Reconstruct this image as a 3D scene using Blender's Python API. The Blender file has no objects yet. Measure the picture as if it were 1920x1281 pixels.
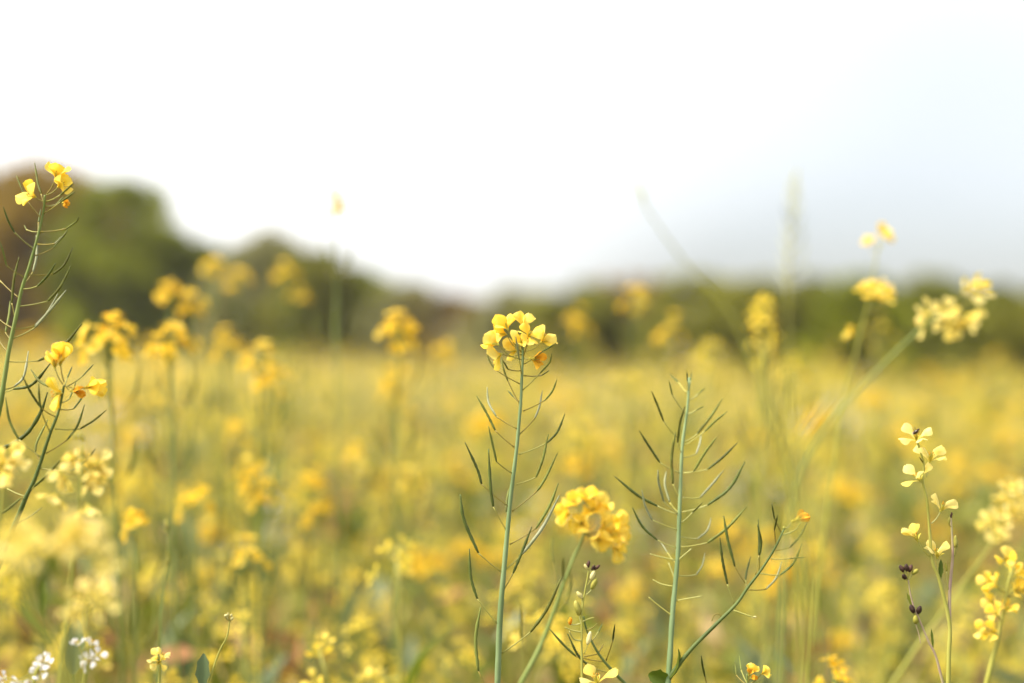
import bpy, math, random
import numpy as np
from mathutils import Vector, Quaternion, Matrix

random.seed(11)
rng = np.random.default_rng(11)
SC = bpy.context.scene
COL = SC.collection
R = math.radians

# ---------------------------------------------------------------- camera
CAM_H = 1.15            # eye height above the ground, metres
LENS = 50.0
F = 1920 * LENS / 36.0  # focal length in photo pixels
ROLL = R(0.95)
PITCH = R(0.60)       # looking up a touch
FOCUS = 1.20
CR, SR = math.cos(ROLL), math.sin(ROLL)

cam_data = bpy.data.cameras.new('camera')
cam = bpy.data.objects.new('camera', cam_data)
COL.objects.link(cam)
cam_data.lens = LENS
cam_data.sensor_width = 36.0
cam_data.clip_start = 0.05
cam_data.clip_end = 4000
cam_data.dof.use_dof = True
cam_data.dof.focus_distance = FOCUS
cam_data.dof.aperture_fstop = 1.65
RP = Matrix.Rotation(PITCH, 3, 'X')
cam.matrix_world = Matrix.Translation((0, 0, CAM_H)) @ (RP @ Matrix(((CR, -SR, 0), (0, 0, -1), (SR, CR, 0)))).to_4x4()
SC.camera = cam

def P(px, py, D):
    """photo pixel at a depth D (metres along the view) -> world point"""
    u = (px - 960.0) / F
    v = (py - 640.5) / F
    d = RP @ Vector((u * CR + v * SR, 1.0, u * SR - v * CR))
    d *= D / d.y
    return Vector((d.x, D, CAM_H + d.z))

# ---------------------------------------------------------------- sky, sun, exposure
SUN_EL, SUN_AZ = R(54), R(-105)      # azimuth measured from straight ahead, negative = left
world = bpy.data.worlds.new('World')
SC.world = world
world.use_nodes = True
nt = world.node_tree
nt.nodes.clear()
wo = nt.nodes.new('ShaderNodeOutputWorld')
bg = nt.nodes.new('ShaderNodeBackground')
sky = nt.nodes.new('ShaderNodeTexSky')
sky.sky_type = 'NISHITA'
sky.sun_disc = False
sky.sun_elevation = SUN_EL
sky.sun_rotation = SUN_AZ
sky.air_density = 1.0
sky.dust_density = 2.5
tc = nt.nodes.new('ShaderNodeTexCoord')
nz = nt.nodes.new('ShaderNodeTexNoise')
nz.noise_dimensions = '4D'
nz.inputs['W'].default_value = 11.9
nz.inputs['Scale'].default_value = 0.9
nz.inputs['Detail'].default_value = 2
rp = nt.nodes.new('ShaderNodeMapRange')
rp.inputs['From Min'].default_value = 0.43
rp.inputs['From Max'].default_value = 0.538
rp.inputs['To Min'].default_value = 1.0
rp.inputs['To Max'].default_value = 0.0
mx = nt.nodes.new('ShaderNodeMix')
mx.data_type = 'RGBA'
mx.inputs['B'].default_value = (4.9, 4.92, 4.95, 1)     # bright overcast cloud
nt.links.new(tc.outputs['Generated'], nz.inputs['Vector'])
nt.links.new(nz.outputs['Fac'], rp.inputs['Value'])
nt.links.new(rp.outputs['Result'], mx.inputs['Factor'])
hs = nt.nodes.new('ShaderNodeHueSaturation')
hs.inputs['Saturation'].default_value = 0.38
hs.inputs['Value'].default_value = 0.70
nt.links.new(sky.outputs['Color'], hs.inputs['Color'])
nt.links.new(hs.outputs['Color'], mx.inputs['A'])
nt.links.new(mx.outputs['Result'], bg.inputs['Color'])
bg.inputs['Strength'].default_value = 0.1
nt.links.new(bg.outputs['Background'], wo.inputs['Surface'])

sun_d = bpy.data.lights.new('sun', 'SUN')
sun_d.energy = 3.2
sun_d.angle = R(24)
sun_d.color = (1.0, 0.90, 0.75)
sun = bpy.data.objects.new('sun', sun_d)
COL.objects.link(sun)
sdir = Vector((math.sin(SUN_AZ) * math.cos(SUN_EL), math.cos(SUN_AZ) * math.cos(SUN_EL), math.sin(SUN_EL)))
sun.rotation_euler = (-sdir).to_track_quat('-Z', 'Y').to_euler()
sun.location = (0, 0, 30)

SC.view_settings.view_transform = 'Standard'
SC.view_settings.look = 'None'
SC.view_settings.exposure = 1.68
SC.view_settings.gamma = 1.0
SC.view_settings.use_curve_mapping = False
SC.cycles.use_denoising = True
SC.cycles.max_bounces = 8
SC.cycles.transparent_max_bounces = 4

# ---------------------------------------------------------------- materials
def mat_leafy(name, c1, c2, trans=0.35, tcol=None, rough=0.6, spec=0.25, scale=40.0, rnd=0.0, stops=(0.35, 0.65), grad=None, bump=0.0):
    """two-tone noise colour, part diffuse part translucent. grad=(colour, z0, z1): pigment near a petal's base (object z)"""
    m = bpy.data.materials.new(name)
    m.use_nodes = True
    t = m.node_tree
    t.nodes.clear()
    out = t.nodes.new('ShaderNodeOutputMaterial')
    pr = t.nodes.new('ShaderNodeBsdfPrincipled')
    pr.inputs['Roughness'].default_value = rough
    pr.inputs['Specular IOR Level'].default_value = spec
    co = t.nodes.new('ShaderNodeTexCoord')
    n = t.nodes.new('ShaderNodeTexNoise')
    n.inputs['Scale'].default_value = scale
    n.inputs['Detail'].default_value = 3
    oi = t.nodes.new('ShaderNodeObjectInfo')
    add = t.nodes.new('ShaderNodeMath')
    add.operation = 'MULTIPLY_ADD'
    sub = t.nodes.new('ShaderNodeMath')
    sub.operation = 'SUBTRACT'
    sub.inputs[1].default_value = 0.5
    t.links.new(oi.outputs['Random'], sub.inputs[0])
    t.links.new(sub.outputs[0], add.inputs[0])
    add.inputs[1].default_value = rnd
    t.links.new(co.outputs['Object'], n.inputs['Vector'])
    t.links.new(n.outputs['Fac'], add.inputs[2])
    r = t.nodes.new('ShaderNodeValToRGB')
    r.color_ramp.elements[0].position, r.color_ramp.elements[1].position = stops
    r.color_ramp.elements[0].color = (*c1, 1)
    r.color_ramp.elements[1].color = (*c2, 1)
    t.links.new(add.outputs[0], r.inputs['Fac'])
    colour = r.outputs['Color']
    if grad:
        gc, z0, z1 = grad
        sx = t.nodes.new('ShaderNodeSeparateXYZ')
        t.links.new(co.outputs['Object'], sx.inputs[0])
        mr = t.nodes.new('ShaderNodeMapRange')
        mr.inputs['From Min'].default_value = z0
        mr.inputs['From Max'].default_value = z1
        mr.inputs['To Min'].default_value = 1.0
        mr.inputs['To Max'].default_value = 0.0
        t.links.new(sx.outputs['Z'], mr.inputs['Value'])
        gm = t.nodes.new('ShaderNodeMix')
        gm.data_type = 'RGBA'
        gm.inputs['B'].default_value = (*gc, 1)
        t.links.new(mr.outputs['Result'], gm.inputs['Factor'])
        t.links.new(colour, gm.inputs['A'])
        colour = gm.outputs['Result']
    t.links.new(colour, pr.inputs['Base Color'])
    if bump:
        n2 = t.nodes.new('ShaderNodeTexNoise')
        n2.inputs['Scale'].default_value = scale * 12
        t.links.new(co.outputs['Object'], n2.inputs['Vector'])
        b = t.nodes.new('ShaderNodeBump')
        b.inputs['Strength'].default_value = bump
        b.inputs['Distance'].default_value = 0.0004
        t.links.new(n2.outputs['Fac'], b.inputs['Height'])
        t.links.new(b.outputs['Normal'], pr.inputs['Normal'])
    if trans > 0:
        tr = t.nodes.new('ShaderNodeBsdfTranslucent')
        if tcol:
            tr.inputs['Color'].default_value = (*tcol, 1)
        else:
            t.links.new(colour, tr.inputs['Color'])
        ms = t.nodes.new('ShaderNodeMixShader')
        ms.inputs['Fac'].default_value = trans
        t.links.new(pr.outputs[0], ms.inputs[1])
        t.links.new(tr.outputs[0], ms.inputs[2])
        t.links.new(ms.outputs[0], out.inputs['Surface'])
    else:
        t.links.new(pr.outputs[0], out.inputs['Surface'])
    return m

M = {}
M['golden'] = mat_leafy('petal_golden', (0.90, 0.63, 0.045), (0.94, 0.75, 0.14), 0.52, scale=180, rnd=0.5, rough=0.5, spec=0.2,
                        grad=((0.86, 0.54, 0.02), 0.001, 0.006))
M['pale'] = mat_leafy('petal_pale', (0.90, 0.65, 0.060), (0.93, 0.74, 0.17), 0.5, scale=160, rnd=0.5, rough=0.5, spec=0.2,
                      grad=((0.78, 0.62, 0.06), 0.001, 0.007))
M['lemon'] = mat_leafy('petal_lemon', (0.93, 0.69, 0.075), (0.96, 0.79, 0.20), 0.52, scale=180, rnd=0.5, rough=0.5, spec=0.2,  # lighter copy of the golden petal, backlight put into the colour
                       grad=((0.88, 0.58, 0.03), 0.001, 0.007))
M['cream'] = mat_leafy('petal_cream', (0.90, 0.72, 0.15), (0.93, 0.80, 0.29), 0.5, scale=160, rnd=0.5, rough=0.5, spec=0.2,
                       grad=((0.82, 0.66, 0.09), 0.001, 0.007))
M['white'] = mat_leafy('petal_white', (0.78, 0.76, 0.80), (0.84, 0.83, 0.84), 0.35, scale=160, rough=0.5, spec=0.2)
M['orange'] = mat_leafy('petal_wilted', (0.75, 0.33, 0.02), (0.86, 0.50, 0.05), 0.35, scale=260, rnd=0.3, rough=0.7, spec=0.1)
M['stem'] = mat_leafy('stem_green', (0.135, 0.18, 0.04), (0.20, 0.25, 0.075), 0.0, scale=30, rnd=0.2, rough=0.6, spec=0.25, bump=0.3)
M['stem_dark'] = mat_leafy('stem_dark_green', (0.055, 0.085, 0.016), (0.10, 0.14, 0.035), 0.0, scale=40, rough=0.55, spec=0.3, bump=0.3)
M['stem_glaucous'] = mat_leafy('stem_glaucous', (0.14, 0.205, 0.085), (0.195, 0.27, 0.13), 0.0, scale=30, rough=0.6, spec=0.25, bump=0.3)
M['stem_pale'] = mat_leafy('stem_straw_green', (0.30, 0.30, 0.050), (0.38, 0.37, 0.085), 0.1, scale=24, rnd=0.2, rough=0.5, spec=0.3, bump=0.3)
M['stem_purple'] = mat_leafy('stem_purple', (0.34, 0.22, 0.20), (0.40, 0.36, 0.18), 0.0, scale=45, rough=0.5, spec=0.3, bump=0.3)
M['pod'] = mat_leafy('pod_green', (0.095, 0.10, 0.016), (0.17, 0.20, 0.045), 0.1, scale=90, rnd=0.5, rough=0.6, spec=0.2, bump=0.5)
M['pod_dark'] = mat_leafy('pod_dark_green', (0.05, 0.065, 0.010), (0.09, 0.12, 0.025), 0.06, scale=90, rnd=0.35, rough=0.55, spec=0.25, bump=0.5)
M['pod_grey'] = mat_leafy('pod_glaucous_sheen', (0.22, 0.24, 0.11), (0.34, 0.36, 0.22), 0.1, scale=70, rnd=0.2, rough=0.5, spec=0.4, bump=0.5)  # waxy grey pods, their whitish sheen of light mixed into the colour
M['stalk'] = mat_leafy('stalk_olive', (0.20, 0.16, 0.025), (0.26, 0.26, 0.06), 0.0, scale=80, rnd=0.5, rough=0.5, spec=0.3)
M['stalk_pale'] = mat_leafy('stalk_pale', (0.36, 0.34, 0.08), (0.40, 0.40, 0.14), 0.0, scale=80, rnd=0.5, rough=0.5, spec=0.3)
M['sepal'] = mat_leafy('sepal', (0.60, 0.50, 0.06), (0.62, 0.60, 0.12), 0.3, scale=200, rnd=0.3)
M['anther'] = mat_leafy('anther', (0.60, 0.26, 0.02), (0.72, 0.40, 0.03), 0.1, scale=600)
M['bud_dark'] = mat_leafy('bud_brown', (0.028, 0.014, 0.010), (0.075, 0.035, 0.024), 0.0, scale=220, rnd=0.4, rough=0.6, bump=0.6)
M['bud_olive'] = mat_leafy('bud_olive', (0.28, 0.27, 0.04), (0.42, 0.38, 0.09), 0.12, scale=200, rnd=0.3, bump=0.4)
M['bud_pale'] = mat_leafy('bud_pale', (0.62, 0.56, 0.22), (0.74, 0.68, 0.36), 0.2, scale=200, rnd=0.2)
M['leaf'] = mat_leafy('leaf_green', (0.075, 0.115, 0.008), (0.16, 0.185, 0.02), 0.4, scale=16, rnd=0.5, rough=0.5, spec=0.3)
M['leaf_blue'] = mat_leafy('leaf_glaucous', (0.10, 0.145, 0.065), (0.18, 0.22, 0.11), 0.3, scale=16, rnd=0.4, rough=0.5, spec=0.35)
M['insect'] = mat_leafy('insect_dark', (0.02, 0.010, 0.006), (0.05, 0.022, 0.01), 0.0, scale=900, rough=0.3, spec=0.5)
M['wing'] = mat_leafy('insect_wing', (0.62, 0.52, 0.45), (0.70, 0.60, 0.55), 0.4, scale=500, rough=0.3, spec=0.5)

# ---------------------------------------------------------------- mesh helpers
def mesh(name, verts, faces, mats, smooth=True, fmat=None):
    me = bpy.data.meshes.new(name)
    me.from_pydata([tuple(v) for v in verts], [], faces)
    for mm in (mats if isinstance(mats, (list, tuple)) else [mats]):
        me.materials.append(M[mm] if isinstance(mm, str) else mm)
    if fmat is not None:
        me.polygons.foreach_set('material_index', fmat)
    if smooth:
        me.polygons.foreach_set('use_smooth', [True] * len(me.polygons))
    me.update()
    return me

def link(name, data, parent=None, loc=(0, 0, 0)):
    o = bpy.data.objects.new(name, data)
    COL.objects.link(o)
    if parent is not None:
        o.parent = parent
    o.location = loc
    return o

def tag(o, label, cat, group=None, kind=None):
    o['label'] = label
    o['category'] = cat
    if group:
        o['group'] = group
    if kind:
        o['kind'] = kind
    return o

class Geo:
    """collects tubes and sheets into one vertex / face list"""
    def __init__(self):
        self.v, self.f, self.m = [], [], []
    def add(self, verts, faces, mi=0):
        o = len(self.v)
        self.v.extend(verts)
        self.f.extend([tuple(i + o for i in fc) for fc in faces])
        self.m.extend([mi] * len(faces))
    def tube(self, pts, rad, sides=6, mi=0):
        self.add(*tube(pts, rad, sides), mi)
    def mesh(self, name, mats, smooth=True):
        return mesh(name, self.v, self.f, mats, smooth, self.m)

def tube(pts, rad, sides=6):
    pts = [Vector(p) for p in pts]
    n = len(pts)
    T = []
    for i in range(n):
        d = pts[min(i + 1, n - 1)] - pts[max(i - 1, 0)]
        T.append(d.normalized() if d.length > 1e-9 else Vector((0, 0, 1)))
    ref = Vector((0, 1, 0)) if abs(T[0].y) < 0.9 else Vector((1, 0, 0))
    nrm = (ref - T[0] * ref.dot(T[0])).normalized()
    V, Fc = [], []
    for i in range(n):
        nrm = (nrm - T[i] * nrm.dot(T[i]))
        nrm = nrm.normalized() if nrm.length > 1e-6 else Vector((1, 0, 0))
        b = T[i].cross(nrm)
        for k in range(sides):
            a = 2 * math.pi * k / sides
            V.append(pts[i] + (nrm * math.cos(a) + b * math.sin(a)) * rad[i])
    for i in range(n - 1):
        for k in range(sides):
            k2 = (k + 1) % sides
            Fc.append((i * sides + k, i * sides + k2, (i + 1) * sides + k2, (i + 1) * sides + k))
    Fc.append(tuple(reversed(range(sides))))
    Fc.append(tuple((n - 1) * sides + k for k in range(sides)))
    return V, Fc

def smooth_path(pts, per=5):
    pts = [Vector(p) for p in pts]
    if len(pts) < 3:
        return [pts[0].lerp(pts[-1], t / per) for t in range(per + 1)]
    ext = [pts[0] * 2 - pts[1]] + pts + [pts[-1] * 2 - pts[-2]]
    out = []
    for i in range(1, len(ext) - 2):
        p0, p1, p2, p3 = ext[i - 1], ext[i], ext[i + 1], ext[i + 2]
        for j in range(per):
            t = j / per
            out.append(0.5 * ((2 * p1) + (p2 - p0) * t + (2 * p0 - 5 * p1 + 4 * p2 - p3) * t * t + (3 * p1 - p0 - 3 * p2 + p3) * t ** 3))
    out.append(pts[-1])
    return out

def lerp_r(n, r0, r1):
    return [r0 + (r1 - r0) * i / max(1, n - 1) for i in range(n)]

# ---- petals, flowers
def petal_geo(L, W, claw, nu, nv, curl, cup, wav, seed, notch=0.0):
    """petal rising along +z from the origin, bending outward to -y, width along x"""
    rr = random.Random(seed)
    ph = [rr.uniform(0, 6.28) for _ in range(4)]
    V, Fc = [], []
    y = z = 0.0
    for j in range(nv + 1):
        t = j / nv
        if t < claw:
            w = W * (0.13 + 0.10 * t / claw)
        else:
            s = (t - claw) / (1 - claw)
            w = W * (0.23 + 0.77 * math.sin(min(1.0, s / 0.62) * math.pi / 2) ** 1.2) if s < 0.62 else W * math.sqrt(max(0.06, 1 - ((s - 0.62) / 0.40) ** 2))
        ang = curl * t * t
        if j:
            y -= math.sin(ang) * L / nv
            z += math.cos(ang) * L / nv
        for i in range(nu + 1):
            x = (i / nu * 2 - 1)
            off = cup * x * x * w * (0.3 + t) + wav * L * t * t * (math.sin(5 * x + ph[0]) + 0.6 * math.sin(9 * t + 4 * x + ph[1]))
            dz = -notch * L * math.exp(-(x / 0.3) ** 2) * (1 if j == nv else 0) + 0.02 * L * math.sin(4 * x + ph[2]) * (t ** 4)
            V.append(Vector((x * w * 0.5, y + off * math.cos(ang), z + off * math.sin(ang) + dz)))
    for j in range(nv):
        for i in range(nu):
            a = j * (nu + 1) + i
            Fc.append((a, a + 1, a + nu + 2, a + nu + 1))
    return V, Fc

PET = {}
for kind, L, W, claw in (('golden', 0.0150, 0.0132, 0.22), ('lemon', 0.0140, 0.0124, 0.22), ('pale', 0.0150, 0.0092, 0.40), ('yellow', 0.0145, 0.0105, 0.35), ('white', 0.0130, 0.0085, 0.38), ('orange', 0.0110, 0.0060, 0.3)):
    PET[kind] = [mesh('petal_' + kind, *petal_geo(L * random.uniform(0.92, 1.08), W * random.uniform(0.9, 1.1), claw, 6, 9, random.uniform(0.05, 0.45), random.uniform(-0.30, -0.10),
                      0.012 if kind != 'orange' else 0.07, s, 0.04 if s % 2 else 0.0), {'pale': 'cream', 'yellow': 'pale'}.get(kind, kind)) for s in range(5)]

def rot_pts(V, q, loc=Vector((0, 0, 0)), s=1.0):
    return [q @ (v * s) + loc for v in V]

def flower_core(name):
    """receptacle, sepals, six stamens and the pistil"""
    g = Geo()
    g.tube([(0, 0, -0.0006), (0, 0, 0.0004), (0, 0, 0.0012)], [0.0006, 0.0011, 0.0009], 6, 0)
    for k in range(4):
        q = Quaternion((0, 0, 1), k * math.pi / 2 + math.pi / 4) @ Quaternion((1, 0, 0), random.uniform(0.25, 0.75))
        V, Fc = petal_geo(0.0065, 0.0021, 0.1, 2, 4, 0.3, 0.3, 0.0, k)
        g.add(rot_pts(V, q), Fc, 0)
    for k in range(6):
        a = k * math.pi / 3 + random.uniform(-0.2, 0.2)
        h = random.uniform(0.0055, 0.0075)
        d = Vector((math.cos(a), math.sin(a), 0))
        g.tube([d * 0.0005, d * 0.0012 + Vector((0, 0, h * 0.6)), d * 0.002 + Vector((0, 0, h))], [0.00018] * 3, 4, 0)
        e = d * 0.002 + Vector((0, 0, h))
        g.tube([e - Vector((0, 0, 0.0006)), e + Vector((0, 0, 0.0002)), e + Vector((0, 0, 0.0011))], [0.0002, 0.00045, 0.00015], 5, 1)
    g.tube([(0, 0, 0), (0, 0, 0.005), (0, 0, 0.0072)], [0.0005, 0.0005, 0.0006], 5, 2)
    return g.mesh(name, ['sepal', 'anther', 'bud_olive'])
CORES = [flower_core('flower_core') for _ in range(3)]

# one-mesh flowers for plants further off
def flower_mesh(kind, seed, lod):
    rr = random.Random(seed)
    g = Geo()
    L, W, claw = {'golden': (0.0115, 0.0098, 0.25), 'pale': (0.0125, 0.0078, 0.40), 'white': (0.0125, 0.0085, 0.38)}[kind]
    op = rr.uniform(0.7, 1.15)
    for k in range(4):
        q = Quaternion((0, 0, 1), k * math.pi / 2 + rr.uniform(-0.15, 0.15)) @ Quaternion((1, 0, 0), op + rr.uniform(-0.25, 0.25))
        if lod == 0:
            V, Fc = petal_geo(L, W, claw, 4, 5, 0.5, -0.15, 0.02, seed * 4 + k)
        else:
            V, Fc = petal_geo(L * 1.05, W * 1.1, claw, 2, 2, 0.4, -0.15, 0.02, seed * 4 + k)
        g.add(rot_pts(V, q), Fc, 0)
    g.tube([(0, 0, -0.001), (0, 0, 0.003), (0, 0, 0.006)], [0.0007, 0.0012, 0.0006], 4, 1)
    return g
FLOW_G = {k: [flower_mesh(k, s, 0) for s in range(4)] for k in ('golden', 'pale', 'white')}
FLOW_L = {k: [flower_mesh(k, s + 9, 1) for s in range(4)] for k in ('golden', 'pale', 'white')}
FLOW = {k: [g.mesh('flower_' + k, [k, 'sepal']) for g in FLOW_G[k]] for k in FLOW_G}

def bud_geo(L, r, sides=7):
    n = 6
    return tube([(0.0003 * math.sin(i), 0, L * i / n) for i in range(n + 1)], [max(0.0002, r * math.sin(math.pi * (0.12 + 0.80 * i / n)) ** 0.8) for i in range(n + 1)], sides)

def leaf_geo(L, W, seed, nv=6, nu=2, droop=0.9):
    rr = random.Random(seed)
    V, Fc = [], []
    y = z = 0.0
    for j in range(nv + 1):
        t = j / nv
        w = W * (0.06 + math.sin(math.pi * min(1, t * 0.92 + 0.06)) ** 0.8) * (1 + 0.14 * math.sin(t * 17 + seed))
        ang = 0.15 + droop * t
        if j:
            y += math.sin(ang) * L / nv
            z += math.cos(ang) * L / nv
        for i in range(nu + 1):
            x = i / nu * 2 - 1
            V.append(Vector((x * w * 0.5, y - abs(x) * w * 0.18, z + abs(x) * w * 0.12 + 0.01 * L * math.sin(9 * t + 3 * x))))
    for j in range(nv):
        for i in range(nu):
            a = j * (nu + 1) + i
            Fc.append((a, a + 1, a + nu + 2, a + nu + 1))
    return V, Fc
LEAF = [mesh('leaf', *leaf_geo(0.09 + 0.02 * s, 0.024 + 0.006 * s, s), 'leaf' if s % 2 else 'leaf_blue') for s in range(4)]

def axis_quat(axis, spin):
    return Vector((0, 0, 1)).rotation_difference(Vector(axis).normalized()) @ Quaternion((0, 0, 1), spin)

# ---------------------------------------------------------------- a traced plant: stem, pods, flowers, buds, leaves
class Plant:
    def __init__(self, name, label, D, path, r_top, r_bot, mat='stem', group=None, cat='plant', Dend=None, base_dx=0.0, leaves=3, per=5):
        """path: photo pixels from the tip down; Dend: depth at the lowest traced point"""
        self.D = D
        self.Dend = D if Dend is None else Dend
        n = len(path)
        self.path = path
        ys = [p[1] for p in path]
        self.y0, self.y1 = ys[0], ys[-1]
        pts = [P(x, y, self.depth(y)) for x, y in path]
        d = pts[-1] - pts[-2]
        slope = max(-0.35, min(0.35, d.x / min(-1e-3, d.z)))
        base = Vector((pts[-1].x - slope * pts[-1].z * 0.45 + base_dx, pts[-1].y + 0.01, 0.0))
        self.root = link(name, None, None, base)
        tag(self.root, label, cat, group)
        self.base = base
        sp = smooth_path(pts, per)
        zl = pts[-1].z
        b0, b1, b2, b3 = pts[-1], pts[-1] + d.normalized() * zl * 0.35, base + Vector((0, 0, zl * 0.45)), base - Vector((0, 0, 0.01))
        for i in range(1, 9):
            t = i / 8
            sp.append(b0 * (1 - t) ** 3 + b1 * 3 * t * (1 - t) ** 2 + b2 * 3 * t * t * (1 - t) + b3 * t ** 3)
        k = len(sp)
        L = [0.0]
        for a, b in zip(sp, sp[1:]):
            L.append(L[-1] + (b - a).length)
        vis = sum((b - a).length for a, b in zip(pts, pts[1:]))
        rad = [(r_top + (r_bot - r_top) * min(1, l / vis) + max(0, l - vis) * 0.002) * (1 + 0.05 * math.sin(l * 260) + 0.03 * math.sin(l * 611)) for l in L]
        self.stem = link('stem', mesh('stem', *tube([p - base for p in sp], rad, 8), mat), self.root)
        self.stem_mat = mat
        for i in range(leaves):
            z = 0.12 + 0.16 * i + random.uniform(-0.04, 0.04)
            q = min(sp, key=lambda p: abs(p.z - z))
            o = link('leaf', LEAF[i % 4], self.root, q - base)
            o.rotation_euler = (0.3, 0, random.uniform(0, 6.28))
    def depth(self, y):
        t = (y - self.y0) / max(1e-6, self.y1 - self.y0)
        return self.D + (self.Dend - self.D) * max(0.0, min(1.0, t))
    def w(self, px, py, dd=0.0):
        return P(px, py, self.depth(py) + dd)
    def branch(self, path, r0, r1, mat=None, dd=0.0, name='branch'):
        pts = [P(x, y, self.depth(path[-1][1]) + dd * (1 - i / (len(path) - 1))) for i, (x, y) in enumerate(path)]
        sp = smooth_path(pts, 6)
        loc = sp[-1]
        return link(name, mesh(name, *tube([p - loc for p in sp], lerp_r(len(sp), r0, r1), 8), mat or self.stem_mat), self.root, loc - self.base)
    def pod(self, *tr, mat=None, stalk_only=False, rs=1.0, stalk='stalk', full=0.055):
        """tr: pixels from the foot on the stem over the joint to the tip"""
        D = self.depth(tr[0][1])
        p2 = [P(x, y, D) for x, y in tr]
        l2 = sum((b - a).length for a, b in zip(p2, p2[1:]))
        dy = math.sqrt(max(0.0, full ** 2 - l2 ** 2)) * 0.55 * random.choice((-1, 1)) if not stalk_only else random.uniform(-0.01, 0.01)
        acc, pts = 0.0, []
        for i, (x, y) in enumerate(tr):
            if i:
                acc += (p2[i] - p2[i - 1]).length
            pts.append(P(x, y, D + dy * acc / l2))
        foot = pts[0]
        loc = foot - self.base
        if stalk_only:
            sp = smooth_path(pts, 5)
            return link('bare_stalk', mesh('bare_stalk', *tube([p - foot for p in sp], lerp_r(len(sp), 0.0007, 0.0005), 6), stalk), self.root, loc)
        if len(pts) == 2:
            pts = [pts[0], pts[0].lerp(pts[1], 0.45), pts[1]]
        body = smooth_path(pts[1:], 7)
        n = len(body)
        plen = sum((b - a).length for a, b in zip(body, body[1:]))
        rr = (plen * 0.019 + 0.00036) * rs
        ph = random.uniform(0, 6)
        rad = []
        for i in range(n):
            t = i / (n - 1)
            if t < 0.10:
                a = 0.55 + 4.5 * t
            elif t < 0.74:
                a = 1.0 + 0.13 * math.sin(t * 46 + ph) + 0.05 * math.sin(t * 19 + 2 * ph)
            else:
                a = 1.0 - 0.72 * ((t - 0.74) / 0.26) ** 0.8
            rad.append(rr * a)
        rad[-1] = rr * 0.42
        if mat is None:
            mat = random.choice(('pod', 'pod', 'pod', 'pod', 'pod', 'pod_grey', 'pod_dark', 'pod_dark'))
        o = link('seed_pod', mesh('seed_pod', *tube([p - foot for p in body], rad, 8), mat), self.root, loc)
        st = smooth_path([pts[0], pts[0].lerp(pts[1], 0.5) + Vector((0, 0, -0.0006)), pts[1]], 3)
        link('stalk', mesh('stalk', *tube([p - foot for p in st], [0.00075] + [0.0005] * (len(st) - 2) + [0.0007], 6), stalk), o)
        return o
    def flower(self, c, foot, axis, kind='golden', op=0.95, s=1.0, dd=0.0, spin=None, stalk='stalk', opens=None):
        """c: calyx pixel; foot: where its stalk leaves the stem; axis (right, away, up)"""
        D = self.depth(foot[1] if foot else c[1])
        pc = P(c[0], c[1], D + dd)
        core = link('flower', random.choice(CORES), self.root, pc - self.base)
        core.rotation_mode = 'QUATERNION'
        q = axis_quat(axis, random.uniform(0, 6.28) if spin is None else spin)
        core.rotation_quaternion = q
        core.scale = (s, s, s)
        for k in range(4):
            pt = link('petal', random.choice(PET[kind]), core, (0, 0, 0.0004))
            a = (opens[k] if opens else op + random.uniform(-0.22, 0.22))
            pt.rotation_euler = (a, random.uniform(-0.1, 0.1), k * math.pi / 2 + random.uniform(-0.18, 0.18))
            e = random.uniform(0.9, 1.08)
            pt.scale = (e, e, e)
        if foot:
            pf = P(foot[0], foot[1], D)
            mid = pf.lerp(pc, 0.55) - Vector((0, 0, 0.12 * (pf - pc).length))
            sp = smooth_path([pf, mid, pc], 4)
            link('stalk', mesh('stalk', *tube([p - pf for p in sp], lerp_r(len(sp), 0.00055, 0.00042), 6), stalk), self.root, pf - self.base).name = 'flower_stalk'
        return core
    def bud(self, c, axis, L=0.005, r=0.0013, mat='bud_olive', foot=None, dd=0.0, stalk='stalk', name='bud'):
        D = self.depth(c[1])
        pc = P(c[0], c[1], D + dd)
        o = link(name, mesh(name, *bud_geo(L, r), mat), self.root, pc - self.base)
        o.rotation_mode = 'QUATERNION'
        o.rotation_quaternion = axis_quat(axis, random.uniform(0, 6))
        if foot:
            pf = P(foot[0], foot[1], D)
            sp = smooth_path([pf, pf.lerp(pc, 0.5) - Vector((0, 0, 0.0006)), pc], 3)
            link('bud_stalk', mesh('bud_stalk', *tube([p - pf for p in sp], lerp_r(len(sp), 0.0005, 0.0004), 6), stalk), self.root, pf - self.base)
        return o
    def leaf(self, c, axis, L, W, mat='leaf', spin=0.0, dd=0.0, droop=0.9):
        pc = P(c[0], c[1], self.depth(c[1]) + dd)
        o = link('leaf', mesh('leaf', *leaf_geo(L, W, random.randint(0, 99), 8, 4, droop), mat), self.root, pc - self.base)
        o.rotation_mode = 'QUATERNION'
        o.rotation_quaternion = axis_quat(axis, spin)
        return o
    def cluster(self, top, flowers, kind, spread=0.4, s=1.0, jit=0.02):
        """flowers at given pixels around the raceme tip, facing outward"""
        tx, ty = top
        for (x, y) in flowers:
            dx, dz = (x - tx) / 40.0, (ty - y) / 40.0
            ax = (dx, random.uniform(-0.9, 0.7), dz + 0.35)
            self.flower((x, y), (tx + (x - tx) * 0.1, ty + 18), ax, kind, 0.9, s, random.uniform(-jit, jit))

def conv(ox, oy, s):
    return lambda *p: [(ox + x * s, oy + y * s) for x, y in p]
Z1 = conv(780, 560, 0.25)
Z2 = conv(780, 860, 0.3286)
Z3 = conv(1120, 680, 0.4692)
Z4 = conv(0, 280, 0.3435)
Z5 = conv(0, 620, 0.2966)
Z6 = conv(0, 880, 0.3131)
Z7 = conv(1600, 760, 0.4066)
Z8 = conv(1640, 900, 0.2975)
ZF = conv(880, 570, 0.09375)

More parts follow.
